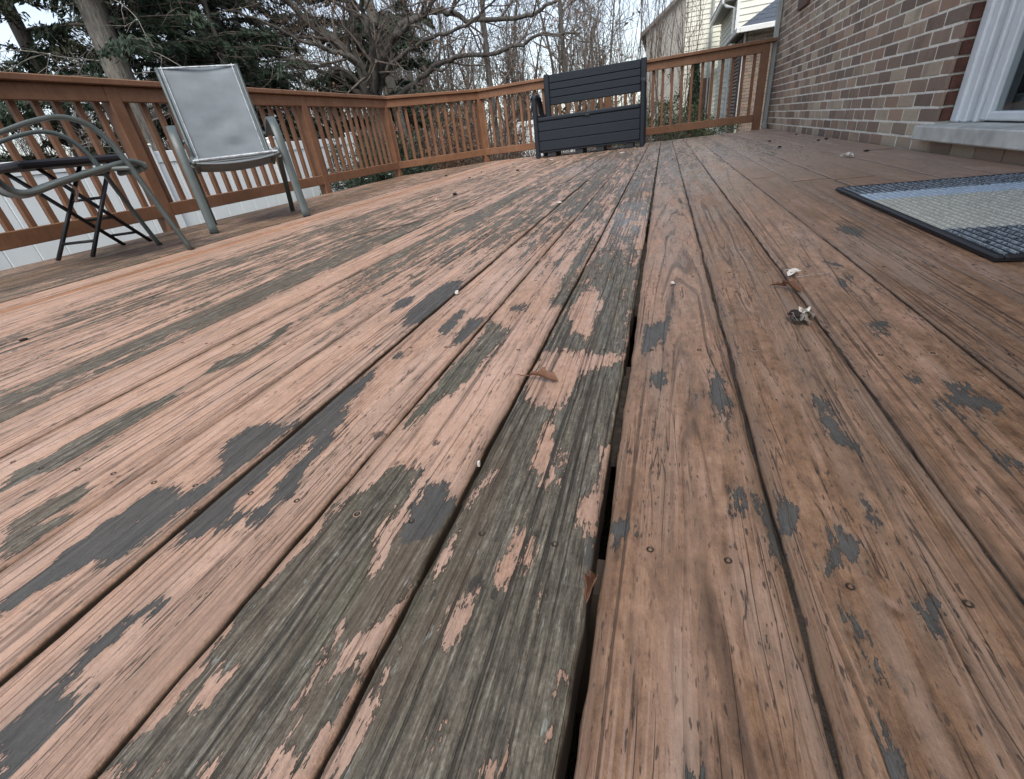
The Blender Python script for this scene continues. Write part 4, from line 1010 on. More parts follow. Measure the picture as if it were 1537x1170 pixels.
class Tubes:
    """many thin tapered tubes, numpy-backed"""
    def __init__(self, n=4): self.n = n; self.v = []; self.f = []; self.c = 0
    def add(self, pts, radii):
        n = self.n; pts = np.asarray(pts, float); m = len(pts); radii = np.asarray(radii, float)
        t = np.gradient(pts, axis=0); t /= np.linalg.norm(t, axis=1)[:, None] + 1e-9
        ref = np.where(np.abs(t[:, 2:3]) > .9, np.array([[1., 0, 0]]), np.array([[0, 0, 1.]]))
        u = np.cross(t, ref); u /= np.linalg.norm(u, axis=1)[:, None] + 1e-9; w = np.cross(t, u)
        a = np.arange(n) * 2 * np.pi / n
        ring = pts[:, None] + (u[:, None] * np.cos(a)[None, :, None] + w[:, None] * np.sin(a)[None, :, None]) * radii[:, None, None]
        self.v.append(ring.reshape(-1, 3))
        i = np.repeat(np.arange(m - 1), n); k = np.tile(np.arange(n), m - 1); k2 = (k + 1) % n
        self.f.append(np.stack([i*n+k, i*n+k2, (i+1)*n+k2, (i+1)*n+k], 1) + self.c); self.c += m * n
    def build(self, name, mat, parent, smooth=True):
        return np_mesh(name, np.concatenate(self.v), np.concatenate(self.f), mat, parent, smooth)
def np_mesh(name, v, f, mat, parent=None, smooth=False):
    me = bpy.data.meshes.new(name); me.vertices.add(len(v)); me.vertices.foreach_set('co', np.ascontiguousarray(v, np.float32).ravel())
    k = f.shape[1]; me.loops.add(f.size); me.loops.foreach_set('vertex_index', np.ascontiguousarray(f, np.int32).ravel())
    me.polygons.add(len(f)); me.polygons.foreach_set('loop_start', (np.arange(len(f)) * k).astype(np.int32))
    if smooth: me.polygons.foreach_set('use_smooth', np.ones(len(f), bool))
    me.update(); me.validate()
    return link_mesh(name, me, mat, parent)

def grow(rg, start, dirv, length, r0, wiggle=.18, up=.06, step=.16, r1=None):
    """one wandering branch"""
    n = max(3, int(length / step)); p = np.array(start, float); d = np.array(dirv, float); d /= np.linalg.norm(d)
    pts = [p.copy()]
    for i in range(n):
        d = d + rg.normal(0, wiggle, 3) * math.sqrt(step / .16) * .6 + np.array([0, 0, up]) * step / .16
        d /= np.linalg.norm(d); p = p + d * length / n; pts.append(p.copy())
    r1 = r0 * .25 if r1 is None else r1
    return np.array(pts), np.linspace(r0, r1, n + 1)

def ramify(rg, tubes, pts, radii, level, maxlevel, density, lenf, base, up=.05, spread=.9, minr=.003, tips=None, keep=.25):
    """children all along a limb"""
    L = np.linalg.norm(np.diff(pts, axis=0), axis=1).sum(); n = int(L * density * (1.0 if level else .8)) + 1
    for _ in range(n):
        t = rg.uniform(keep, 1.0) * (len(pts) - 1); i = min(int(t), len(pts) - 2); fr = t - i
        p = pts[i] * (1 - fr) + pts[i+1] * fr; d = pts[i+1] - pts[i]; d /= np.linalg.norm(d) + 1e-9
        side = rg.normal(0, 1, 3); side -= d * side.dot(d); side /= np.linalg.norm(side) + 1e-9
        dv = d * rg.uniform(.4, 1.0) + side * spread * rg.uniform(.6, 1.2) + np.array([0, 0, up * 3])
        r = max(minr, (radii[i] * (1-fr) + radii[i+1] * fr) * rg.uniform(.38, .62)); ln = base * lenf**level * rg.uniform(.45, 1.15)
        q, rr = grow(rg, p, dv, ln, r, .22, up, .14, max(minr * .6, r * .3))
        tubes.add(q, rr)
        if tips is not None: tips.append(q[-1])
        if level + 1 < maxlevel: ramify(rg, tubes, q, rr, level + 1, maxlevel, density * 1.15, lenf, base, up, spread, minr, tips, .2)

def leaf_quads(rg, centers, size, n_each, spread, aspect=2.2, droop=0.0, dirs=None):
    c = np.repeat(np.asarray(centers), n_each, 0); m = len(c); c = c + rg.normal(0, spread, (m, 3))
    a = rg.normal(0, 1, (m, 3)) if dirs is None else np.repeat(dirs, n_each, 0) + rg.normal(0, .45, (m, 3))
    a[:, 2] -= droop; a /= np.linalg.norm(a, axis=1)[:, None]
    b = np.cross(a, rg.normal(0, 1, (m, 3))); b /= np.linalg.norm(b, axis=1)[:, None] + 1e-9
    s = size * rg.uniform(.6, 1.3, (m, 1)); a = a * s; b = b * s / aspect
    v = np.stack([c - a*.5, c + b*.5, c + a*.5, c - b*.5], 1).reshape(-1, 3); f = np.arange(m * 4).reshape(-1, 4)
    return v, f

# --- big bare multi-stem tree behind the deck corner
def bare_tree():
    rg = np.random.default_rng(5)
    root = tag(empty('bare_tree', (-6.1, 10.6, GZ)), 'large bare tree with dark spreading limbs behind the deck corner', 'tree')
    off = np.array([6.1, -10.6, -GZ])
    LIMBS = [
        ([(-6.16, 10.6, -1.0), (-6.14, 10.6, .3), (-6.2, 10.55, 1.0), (-6.26, 10.5, 1.52), (-6.25, 10.4, 1.97), (-6.6, 10.2, 2.46), (-7.08, 10.0, 2.94), (-7.3, 9.8, 3.5), (-7.9, 9.6, 4.5)], .16),
        ([(-6.1, 10.55, .9), (-6.1, 10.5, 1.48), (-5.61, 10.3, 1.98), (-4.97, 10.0, 2.28), (-4.2, 9.7, 2.47), (-3.63, 9.4, 2.68), (-2.9, 9.2, 3.1)], .085),
        ([(-6.08, 10.55, 1.1), (-5.95, 10.5, 1.56), (-5.22, 10.1, 1.91), (-4.19, 9.7, 2.06), (-3.37, 9.4, 2.1), (-2.7, 9.2, 2.3)], .06),
        ([(-6.14, 10.6, .9), (-5.85, 10.6, 1.30), (-5.33, 10.5, 1.43), (-4.65, 10.4, 1.68), (-3.97, 10.2, 1.76), (-2.88, 10.0, 1.71), (-2.09, 9.9, 1.80), (-1.47, 9.8, 1.70)], .075),
        ([(-6.1, 10.5, 1.5), (-5.72, 10.5, 2.01), (-5.15, 10.6, 2.49), (-4.65, 10.7, 2.64), (-4.22, 10.7, 2.59), (-3.6, 10.6, 2.35), (-2.55, 10.4, 2.18), (-2.13, 10.3, 2.27), (-1.61, 10.2, 2.42)], .085),
        ([(-6.15, 10.5, 1.2), (-6.08, 10.4, 1.65), (-6.13, 10.0, 2.07), (-6.63, 9.6, 2.27), (-7.29, 9.2, 2.73), (-8.06, 9.0, 3.06)], .07),
        ([(-6.2, 10.6, 1.1), (-6.37, 10.6, 1.57), (-6.88, 10.8, 1.9), (-7.85, 11.0, 2.18), (-8.8, 11.2, 2.59), (-9.73, 11.4, 2.74)], .075),
        ([(-6.12, 10.5, 1.1), (-5.98, 10.4, 1.51), (-5.61, 10.0, 2.17), (-5.55, 9.8, 2.66), (-5.36, 9.6, 3.07), (-5.2, 9.4, 4.0), (-5.3, 9.3, 5.2)], .085),
        ([(-6.2, 10.5, 1.3), (-6.5, 10.3, 1.9), (-7.1, 10.0, 2.1), (-7.9, 9.9, 2.3), (-8.6, 9.7, 2.25)], .05),
    ]
    tr = Tubes(10); tw = Tubes(4); tips = []
    for i, (pts, r0) in enumerate(LIMBS):
        P = np.array([tuple(p) for p in smooth_path(pts, 5)]) + off
        P[1:-1] += rg.normal(0, .02, (len(P) - 2, 3))
        R = r0 * np.linspace(1, .22, len(P))
        tr.add(P, R)
        ramify(rg, tw, P, R, 0, 3, 3.2, .60, 1.3, .03, .9, .004, tips, .25)
    tr.build('trunk', M_BARK_D, root); tw.build('crown', M_TWIG, root)
    sel = [tips[i] for i in rg.choice(len(tips), 420)]
    v, f = leaf_quads(rg, sel, .06, 2, .03, 1.7); np_mesh('dead_leaves', v, f, M_DEADLEAF, root)
bare_tree()

def upright_trunk_tree(x, y_, r, h, label, mat, lean=(0, 0), seed=1, density=2.6, base=1.5, name='bare_tree', start=.2, twmat=None, levels=3, group=None):
    rg = np.random.default_rng(seed); root = tag(empty(name, (x, y_, GZ)), label, 'tree', group)
    P, R = grow(rg, (0, 0, 0), (lean[0], lean[1], 1), h, r, .03, .0, .3, r * .35)
    tr = Tubes(12); tr.add(P, R); tr.build('trunk', mat, root)
    tw = Tubes(4); ramify(rg, tw, P, R, 0, levels, density, .58, base, .05, .9, .0055, None, start); tw.build('crown', twmat or M_TWIG, root)
    return root
upright_trunk_tree(-6.1, 11.6, .15, 7.0, 'straight grey trunk rising just behind the dark spreading tree', M_BARK_G, seed=8, density=1.2, start=.5, base=1.2)

# --- evergreens
def evergreen(x, y_, h, label, seed, r=.2, spread=2.8, z0=1.0, mat=None, nb=70, name='evergreen_tree', trunk=None, qn=2, group=None, droop=.28):
    rg = np.random.default_rng(seed); root = tag(empty(name, (x, y_, GZ)), label, 'tree', group)
    P, R = grow(rg, (0, 0, 0), (.0, 0, 1), h, r, .015, 0, .4, r * .2)
    tr = Tubes(12); tr.add(P, R); tr.build('trunk', trunk or M_BARK_D, root)
    tb = Tubes(4); cs = []; ds = []
    for i in range(nb):
        z = z0 + (h - z0 - .2) * (i / nb)**1.05; k = min(int(z / h * (len(P) - 1)), len(P) - 2)
        az = rg.uniform(0, 2 * math.pi); ln = spread * (1 - .82 * (z / h)) * rg.uniform(.6, 1.1)
        q, rr = grow(rg, P[k], (math.cos(az), math.sin(az), .25), ln, .022 * (.5 + ln / spread), .08, -.035 * droop / .28, .2, .005)
        tb.add(q, rr)
        nt = int(ln * 11)
        for _ in range(nt):
            t = rg.uniform(.12, 1.0) * (len(q) - 1); a = min(int(t), len(q) - 2); p = q[a] + (q[a+1] - q[a]) * (t - a); d = q[a+1] - q[a]; d /= np.linalg.norm(d)
            sd_ = np.cross(d, (0, 0, 1)) * rg.choice((-1, 1)); dv = d * .8 + sd_ * .8 + np.array([0, 0, -droop])
            q2, r2 = grow(rg, p, dv, rg.uniform(.25, .6), .006, .12, -.06, .1, .002); tb.add(q2, r2)
            for a2 in range(1, len(q2)):
                for e in range(3):
                    f_ = rg.uniform(0, 1); cs.append(q2[a2-1] * (1 - f_) + q2[a2] * f_); ds.append((q2[a2] - q2[a2-1]) / np.linalg.norm(q2[a2] - q2[a2-1]))
    tb.build('branches', M_TWIG, root)
    v, f = leaf_quads(rg, np.array(cs), .13, qn, .035, 3.6, .35, np.array(ds)); np_mesh('crown', v, f, mat or M_NEEDLE, root)
    return root
EV = 'evergreens beyond the fence'
grey_trunk_tree = evergreen(-9.0, 7.1, 11.0, 'tall evergreen with a thick pale grey trunk beyond the white fence', 21, .26, 3.3, 2.7, nb=70, trunk=M_BARK_G, group=EV)
evergreen(-11.6, 4.6, 10.0, 'dark drooping evergreen beyond the white fence, behind the folding stool', 22, .2, 3.6, 1.2, nb=64, group=EV, qn=1)
evergreen(-9.4, 9.7, 10.5, 'dense dark evergreen standing between the grey trunk and the bare tree', 23, .2, 3.2, .6, nb=150, group=EV, qn=3)
evergreen(-7.4, 12.6, 9.5, 'dark evergreen growing behind the spreading bare tree', 24, .18, 2.8, .2, nb=140, group=EV, qn=3)
evergreen(-13.0, 8.6, 10.0, 'sparse evergreen seen through gaps behind the pale grey trunk', 25, .2, 3.3, 1.5, nb=70, mat=M_NEEDLE2, group=EV)
evergreen(-11.5, 12.6, 10.5, 'dark evergreen crowded behind the other evergreens', 26, .2, 3.2, .5, nb=120, group=EV)
evergreen(-15.5, 6.0, 10.0, 'distant evergreen at the far end of the side fence view', 27, .2, 3.3, 1.0, nb=44, group=EV, qn=1)
# bare, half-dead lower boughs hanging round the pale trunk, and a dead tree beside it
rg = np.random.default_rng(301)
for kind_, n_, mt in ((0, 26, M_TWIG_P), (1, 60, M_TWIG_L)):
    if kind_ == 0: root = grey_trunk_tree
    else:
        root = tag(empty('dead_tree', (-8.2, 8.6, GZ)), 'thin dead tree tangled with brown twigs before the dense evergreen', 'tree')
        tr = Tubes(8); P, R = grow(rg, (0, 0, 0), (.02, 0, 1), 6.2, .07, .02, 0, .3, .015); tr.add(P, R); tr.build('trunk', M_BARK_D, root)
    tb = Tubes(4)
    for i in range(n_):
        P, R = grow(rg, (rg.normal(0, .04), rg.normal(0, .04), rg.uniform(1.6, 5.2)), (rg.normal(0, 1), rg.normal(0, 1), .15), rg.uniform(.9, 2.4), .012, .14, -.05, .15, .003); tb.add(P, R)
        ramify(rg, tb, P, R, 1, 3, 3.0, .6, .9, -.03, .8, .003, None, .2)
    tb.build('dead_boughs', mt, root)
# low evergreen shrub right behind the corner
def shrub(x, y_, rx, ry, h, label, seed, mat, n=1500, size=.05, name='shrub', stems=26, group=None, aspect=2.0, z0=0.1):
    rg = np.random.default_rng(seed); root = tag(empty(name, (x, y_, GZ)), label, 'shrub', group)
    tb = Tubes(4); cs = []
    for _ in range(stems):
        az = rg.uniform(0, 2*math.pi); k = rg.uniform(.1, 1) ** .6
        tip = np.array([math.cos(az) * rx * k, math.sin(az) * ry * k, h * (1 - .55 * k * k) * rg.uniform(.7, 1.05)])
        q, rr = grow(rg, (math.cos(az)*rx*.15, math.sin(az)*ry*.15, 0), tip, np.linalg.norm(tip), .012, .10, .02, .15, .003); tb.add(q, rr)
        ramify(rg, tb, q, rr, 1, 3, 4, .6, .55, .04, .8, .0025, cs, .25)
        cs.extend(q[len(q)//3:])
    tb.build('stems', M_TWIG, root)
    if n:
        c = np.array(cs); c = c[c[:, 2] > z0]; c = c[rg.integers(0, len(c), n)]
        v, f = leaf_quads(rg, c, size, 3, size * .9, aspect); np_mesh('foliage', v, f, mat, root)
    return root
shrub(-5.2, 8.4, 1.0, .8, 1.9, 'dark evergreen shrub pressed against the corner of the railing', 31, M_NEEDLE, 9000, .06, 'evergreen_shrub', group='shrubs behind the railing', aspect=3.5)
shrub(-4.6, 9.6, 1.0, .7, 2.3, 'tangled shrub holding brown dead leaves behind the diagonal railing', 32, M_DEADLEAF, 900, .055, 'dead_leaf_shrub', group='shrubs behind the railing')
shrub(-3.3, 10.2, 1.1, .8, 2.3, 'tangled leafless shrub with scattered brown leaves behind the railing post', 33, M_DEADLEAF, 420, .05, 'bare_shrub', group='shrubs behind the railing')
shrub(-2.0, 11.2, 1.3, .9, 2.3, 'tangled leafless brown shrub behind the storage bench', 34, M_DEADLEAF, 220, .05, 'bare_shrub', group='shrubs behind the railing')
shrub(-4.2, 12.6, 1.6, 1.0, 3.0, 'tall leafless thicket under the long limbs of the bare tree', 38, M_DEADLEAF, 260, .05, 'bare_shrub', 34, group='shrubs behind the railing')
shrub(-6.0, 13.4, 1.8, 1.0, 3.2, 'tall leafless thicket behind the corner of the deck', 39, M_DEADLEAF, 300, .05, 'bare_shrub', 30, group='shrubs behind the railing')
shrub(-5.2, 11.0, 1.2, .7, 2.2, 'thick brown undergrowth with dead leaves behind the diagonal railing section', 47, M_DEADLEAF, 900, .05, 'dead_leaf_shrub', 40, group='shrubs behind the railing')
shrub(-3.9, 11.2, 1.2, .7, 2.0, 'thick brown undergrowth below the longest bare limb', 48, M_DEADLEAF, 500, .05, 'dead_leaf_shrub', 40, group='shrubs behind the railing')
shrub(-2.9, 12.9, 1.3, .8, 2.4, 'dense leafless thicket between the bare limbs and the white back fence', 44, M_DEADLEAF, 300, .05, 'bare_shrub', 34, group='shrubs behind the railing')
shrub(-.9, 12.6, 1.2, .8, 1.9, 'leafless thicket standing behind the bench and the railing post', 45, M_DEADLEAF, 160, .05, 'bare_shrub', 34, group='shrubs behind the railing')
shrub(-.15, 10.3, .7, .6, 2.0, 'upright leafless bush beside the bench, behind the end railing', 35, M_DEADLEAF, 60, .04, 'bare_shrub', 36, group='shrubs behind the railing')
shrub(-.25, 11.3, .75, .6, 1.7, 'loose olive-green bush behind the end railing beside the bench', 46, M_BOX, 2600, .05, 'green_bush', group='shrubs behind the railing')
shrub(.15, 11.8, .7, .6, 1.45, 'rounded green bush at the foot of the neighbouring house', 36, M_BOX, 5000, .045, 'green_bush', group='shrubs behind the railing')
shrub(.85, 12.4, .5, .5, 1.25, 'small green bush beside the narrow conifer', 37, M_BOX, 2600, .04, 'green_bush', group='shrubs behind the railing')
# narrow dark conifer
def arborvitae(x, y_, h, r, seed):
    rg = np.random.default_rng(seed); root = tag(empty('narrow_conifer', (x, y_, GZ)), 'narrow dark green columnar conifer in front of the cream siding', 'tree')
    tr = Tubes(8); P, R = grow(rg, (0, 0, 0), (0, 0, 1), h * .96, .04, .01, 0, .3, .006); tr.add(P, R); tr.build('trunk', M_BARK_D, root)
    n = 9000; z = rg.uniform(.02, 1, n); az = rg.uniform(0, 2*math.pi, n); rad = r * np.sqrt(np.clip(1 - z, .01, 1)) * (.55 + .45 * np.sqrt(rg.uniform(0, 1, n))) * (1 + .16 * np.sin(az * 5 + z * 21))
    c = np.stack([rad*np.cos(az), rad*np.sin(az), z*h], 1); d = np.stack([np.cos(az)*.5, np.sin(az)*.5, np.ones(n)], 1)
    v, f = leaf_quads(rg, c, .075, 2, .015, 3, 0, d); np_mesh('crown', v, f, M_NEEDLE, root)
arborvitae(.62, 13.1, 2.35, .19, 41)
# slender bare saplings before the far gable
for i, (x, y_, h, la) in enumerate(((-1.1, 15.6, 6.0, 'slender bare sapling at the left of the far grey gable'), (-.55, 14.6, 6.4, 'slender upright bare sapling before the far grey gable'), (.0, 14.9, 6.2, 'slender bare sapling in front of the shaded gable wall'), (-2.1, 16.4, 5.6, 'slender bare sapling standing well left of the far gable'), (.45, 15.4, 5.6, 'thin bare sapling in front of the cream siding'))):
    rg = np.random.default_rng(60 + i); root = tag(empty('bare_sapling', (x, y_, GZ)), la, 'tree', 'slender bare saplings')
    tr = Tubes(6); tw = Tubes(4)
    for s in range(4):
        P, R = grow(rg, (rg.normal(0, .08), rg.normal(0, .08), 0), (rg.normal(0, .13), rg.normal(0, .13), 1), h * rg.uniform(.8, 1.05), .020, .06, .05, .25, .005); tr.add(P, R)
        ramify(rg, tw, P, R, 0, 3, 2.4, .6, 1.1, .10, .55, .003, None, .25)
    tr.build('trunk', M_TWIG_L, root); tw.build('crown', M_TWIG_L, root)
# wood closing the view behind everything: one mass
rgw = np.random.default_rng(200); wd = Tubes(3)
for i in range(300):
    x, y_ = rgw.uniform(-42, -2.5), rgw.uniform(20, 34)
    if x > -8 and rgw.random() < .3: continue
    h = rgw.uniform(4.5, 8)
    P, R = grow(rgw, (x, y_, GZ), (rgw.normal(0, .06), 0, 1), h, rgw.uniform(.05, .12), .05, 0, .5, .02); wd.add(P, R)
    ramify(rgw, wd, P, R, 0, 2, 3.0, .6, 1.9, .05, .8, .010, None, .05)
tag(wd.build('distant_wood', M_TWIG, None), 'leafless brown wood closing the view far behind the trees', 'wood', kind='stuff')
# farther woodland trees closing the gaps
for i, (x, y_, h) in enumerate(((-10.5, 19, 9), (-6.5, 20, 9.5), (-3.6, 21, 8), (-14, 16, 10), (-8.5, 17, 9))):
    upright_trunk_tree(x, y_, .13, h, ('bare woodland tree far behind the evergreens', 'bare woodland tree far behind the thicket', 'bare woodland tree far behind the white back fence', 'bare woodland tree far beyond the side fence', 'bare woodland tree behind the spreading tree')[i], M_BARK_D, seed=70 + i, density=2.0, base=2.2, start=.12, group='bare woodland trees')

# ------------------------------------------------------------------ neighbouring house
def siding(name, col, lap=.11):
    t = NT(name); p = t.pos(); z = t.sep(p)[2]
    fr = t.math('FRACT', t.math('DIVIDE', z, lap)); n = t.noise(p, 3, 3)
    c = t.mix(t.step(n, .3, .7), tuple(c_ * .92 for c_ in col), col)
    t.set('Base Color', c); t.set('Roughness', .6); return t.m
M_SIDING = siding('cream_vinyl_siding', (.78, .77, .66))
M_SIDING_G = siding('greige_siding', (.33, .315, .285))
M_SHINGLE = simple('blue_grey_shingle', (.065, .080, .105), .9, var=.3, scale=22, bump=.01, bscale=40)
M_TRIM = simple('white_trim', (.76, .77, .74), .5, var=.05)
M_SOFFIT = simple('taupe_gutter', (.17, .155, .14), .6)
M_SHUTTER_L = simple('brown_louvre', (.21, .125, .10), .5, var=.1)
nb_root = tag(empty('neighbour_house', (2.4, 20.0, GZ)), 'neighbouring house with cream siding, brick pier, brown louvred shutter and low shingled roof', 'house')
NO = Vector((2.4, 20.0, GZ))
def nbp(m_, name, mat, parent=None, fix=True):
    o = m_.build(name, mat, parent or nb_root)
    for v_ in o.data.vertices: v_.co -= NO
    if fix: fix_normals(o)
    return o
def lap_wall(p, q, z0, z1, mat, lap=.115, depth=.25, outward=-1):
    """clapboard wall from p to q; each lap leans out at its foot"""
    p, q = Vector(p), Vector(q); d = (q - p).normalized(); n = Vector((d.y, -d.x)) * (1 if outward < 0 else -1)
    holder = nbp(obox(MB(), tuple(p - n * depth / 2), tuple(q - n * depth / 2), depth - .002, z0, z1, 0.001), 'wall', mat)
    z = z0
    me_cache = None
    L = (q - p).length
    m_ = MB(); m_.add([(0, 0, 0), (L, 0, 0), (L, 0, lap), (0, 0, lap), (0, -.022, 0), (L, -.022, 0), (L, -.004, lap), (0, -.004, lap)], [(0,1,2,3),(4,7,6,5),(0,4,5,1),(3,2,6,7),(0,3,7,4),(1,5,6,2)])
    me = m_.mesh('siding_board'); me.materials.append(mat)
    rot = math.atan2(d.y, d.x)
    while z < z1 - .02:
        o = bpy.data.objects.new('siding_board', me); COL.objects.link(o); o.parent = holder
        o.location = Vector((p.x + n.x * .0005, p.y + n.y * .0005, z)) - NO; o.rotation_euler = (0, 0, rot); z += lap
    return holder
# brick-faced single-storey wing: near corner, front to us and side to the left
NX, NY, NZT = 1.79, 14.4, 1.76
bw = nbp(MB().box((NX + .02, NY + .02, GZ), (NX + 4.5, 18.0, NZT)), 'wall', M_MORTAR)
m_ = MB(); rv = []
for ci in range(45):
    zc = GZ + .04 + ci * COURSE
    if zc > NZT - .03: break
    s_ = -(ci % 2) * .1
    while s_ < 4.4:
        lo_, hi_ = max(s_, 0), min(s_ + BL, 4.4)
        if hi_ - lo_ > .03:
            for side_ in (0, 1):
                if side_ and hi_ > 3.55: continue
                n0 = len(m_.v)
                if side_ == 0: m_.box((NX + lo_, NY, zc - BH/2), (NX + hi_, NY + .03, zc + BH/2))
                else: m_.box((NX, NY + .031 + lo_, zc - BH/2), (NX + .03, NY + .031 + hi_, zc + BH/2))
                rv += [random.choice((.0, .52, .06, .1))] * (len(m_.v) - n0)
        s_ += BL + JT
o = nbp(m_, 'brickwork', M_BRICK_J, bw, False); at = o.data.attributes.new('rnd', 'FLOAT', 'POINT'); at.data.foreach_set('value', rv); o['kind'] = 'stuff'
# louvred shutter on the side of the wing
SY0, SY1, SZ0, SZ1 = 14.75, 17.5, -.62, 1.70
sh = nbp(MB().box((NX - .035, SY0, SZ0), (NX - .003, SY1, SZ1)), 'shutter', M_SHUTTER)
for lo_, hi_ in (((NX - .075, SY0, SZ0), (NX - .036, SY0 + .22, SZ1)), ((NX - .075, SY1 - .30, SZ0), (NX - .036, SY1, SZ1)), ((NX - .074, SY0 + .221, SZ0), (NX - .036, SY1 - .301, SZ0 + .12)), ((NX - .074, SY0 + .221, SZ1 - .12), (NX - .036, SY1 - .301, SZ1))):
    nbp(MB().box(lo_, hi_), 'shutter_frame', M_SHUTTER, sh)
z = SZ0 + .13
while z < SZ1 - .16:
    ya, yb = SY0 + .23, SY1 - .31
    m2 = MB(); m2.add([(NX-.072, ya, z), (NX-.036, ya, z+.045), (NX-.036, yb, z+.045), (NX-.072, yb, z), (NX-.072, ya, z+.014), (NX-.036, ya, z+.059), (NX-.036, yb, z+.059), (NX-.072, yb, z+.014)], [(0,1,2,3),(4,7,6,5),(0,4,5,1),(1,5,6,2),(2,6,7,3),(3,7,4,0)])
    nbp(m2, 'louvre', M_SHUTTER_L, sh); z += .078
nbp(MB().tube([(NX - .04, NY + .12, NZT), (NX - .04, NY + .12, -.75), (NX - .14, NY - .05, -.9)], .035, 8), 'downspout', M_TRIM)
nbp(MB().tube([(NX - .04, 17.85, NZT), (NX - .04, 17.85, -.75), (NX - .16, 17.7, -.9)], .04, 8), 'downspout', M_TRIM)
# low hipped roof over the wing
ex, ey = NX - .20, NY - .20
m_ = MB(); m_.add([(ex, ey, 1.84), (NX + 4.5, ey, 1.84), (NX + 4.5, 16.45, 1.84), (ex, 16.45, 1.84), (ex + 1.15, ey + 1.15, 2.55), (NX + 4.5, ey + 1.15, 2.55), (NX + 4.5, 16.44, 2.55), (ex + 1.15, 16.44, 2.55)], [(0,1,5,4),(0,4,7,3),(4,5,6,7),(3,7,6,2),(0,3,2,1),(1,2,6,5)]); nbp(m_, 'roof', M_SHINGLE)
for r_ in range(7):
    f_ = r_ / 7; nbp(MB().add([(ex + 1.15*f_ + .005, ey + 1.15*f_ - .012, 1.843 + .71*f_), (NX + 4.4, ey + 1.15*f_ - .012, 1.843 + .71*f_), (NX + 4.4, ey + 1.15*(f_ + .143), 1.855 + .71*(f_ + .143)), (ex + 1.15*(f_ + .143), ey + 1.15*(f_ + .143), 1.855 + .71*(f_ + .143)), (ex + 1.15*f_ + .005, ey + 1.15*f_ - .012, 1.862 + .71*f_), (NX + 4.4, ey + 1.15*f_ - .012, 1.862 + .71*f_)], [(0,1,2,3),(4,5,2,3),(0,1,5,4)]), 'shingle_course', M_SHINGLE, fix=False)
nbp(MB().box((ex - .09, ey - .08, 1.74), (ex - .012, 18.0, 1.85), .01), 'gutter', M_TRIM); nbp(MB().box((ex - .011, ey - .08, 1.74), (NX + 4.4, ey - .006, 1.85), .01), 'gutter', M_TRIM)
nbp(MB().box((ex, ey, 1.762), (NX + 4.4, 16.4, 1.82)), 'soffit', M_SOFFIT)
# cream two-storey body behind the wing: front to us, shaded side to the left under an eave
lap_wall((1.74, 16.5), (6.4, 16.5), GZ, 6.0, M_SIDING, .14)
lap_wall((1.735, 21.0), (1.735, 16.505), GZ, 2.75, M_SIDING, .14)
nbp(MB().box((1.70, 16.43, 1.85), (1.78, 16.475, 6.0)), 'corner_trim', M_TRIM)
nbp(MB().box((1.42, 16.9, 2.76), (1.73, 21.0, 2.80)), 'soffit', M_SOFFIT)
nbp(MB().box((1.36, 16.9, 2.72), (1.419, 21.0, 2.86), .01), 'gutter', M_TRIM)
nbp(MB().add([(1.36, 16.9, 2.861), (1.74, 16.9, 3.05), (1.74, 21.0, 3.05), (1.36, 21.0, 2.861), (1.36, 16.9, 2.90), (1.74, 16.9, 3.10), (1.74, 21.0, 3.10), (1.36, 21.0, 2.90)], [(0,1,2,3),(4,7,6,5),(0,4,5,1),(1,5,6,2),(2,6,7,3),(3,7,4,0)]), 'eave_roof', M_SHINGLE)
nbp(MB().tube([(1.40, 17.0, 2.75), (1.50, 16.95, 2.66), (1.68, 16.8, 2.58), (1.69, 16.75, -.8)], .035, 8), 'downspout', M_TRIM)
# cream wall farther back
lap_wall((.56, 21.5), (3.0, 21.5), GZ, 6.5, M_SIDING, .14)
nbp(MB().tube([(1.45, 21.42, 6.2), (1.45, 21.42, -.9)], .05, 8), 'downspout', M_ALU)
nbp(MB().box((1.18, 21.38, GZ), (1.26, 21.47, 1.5)), 'corner_trim', M_TRIM)
nbp(MB().box((1.29, 21.38, -.7), (1.52, 21.468, 1.30)), 'shutter', M_SHUTTER)
nbp(MB().add([(1.62, 20.9, 1.38), (2.1, 20.9, 1.62), (2.1, 20.9, 1.74), (1.62, 20.9, 1.50), (1.62, 21.45, 1.38), (2.1, 21.45, 1.62), (2.1, 21.45, 1.74), (1.62, 21.45, 1.50)], [(0,1,2,3),(4,7,6,5),(0,4,5,1),(1,5,6,2),(2,6,7,3),(3,7,4,0)]), 'porch_roof_edge', M_TRIM)
# far gable house
gb = tag(empty('gable_house', (-.1, 28, GZ)), 'greige gabled house end rising behind the slender bare saplings', 'house')
m_ = MB(); g0 = (-1.0, 27.4); z_e, z_p = 3.9, 4.9
m_.add([(-1.0, 28, GZ), (4.4, 28, GZ), (4.4, 28, 4.2), (.75, 28, 5.0), (-1.0, 28, 3.85), (-1.0, 34, GZ), (4.4, 34, GZ), (4.4, 34, 4.2), (.75, 34, 5.0), (-1.0, 34, 3.85)], [(0,1,2,3,4),(9,8,7,6,5),(0,4,9,5),(1,6,7,2)])
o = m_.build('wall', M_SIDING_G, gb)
for v_ in o.data.vertices: v_.co -= Vector((-.1, 28, GZ))
m_ = MB(); m_.add([(-1.25, 27.75, 3.62), (.75, 27.75, 5.02), (.75, 34.2, 5.02), (-1.25, 34.2, 3.62), (-1.25, 27.75, 3.78), (.75, 27.75, 5.18), (.75, 34.2, 5.18), (-1.25, 34.2, 3.78)], [(0,1,2,3),(4,7,6,5),(0,4,5,1),(1,5,6,2),(2,6,7,3),(3,7,4,0)])
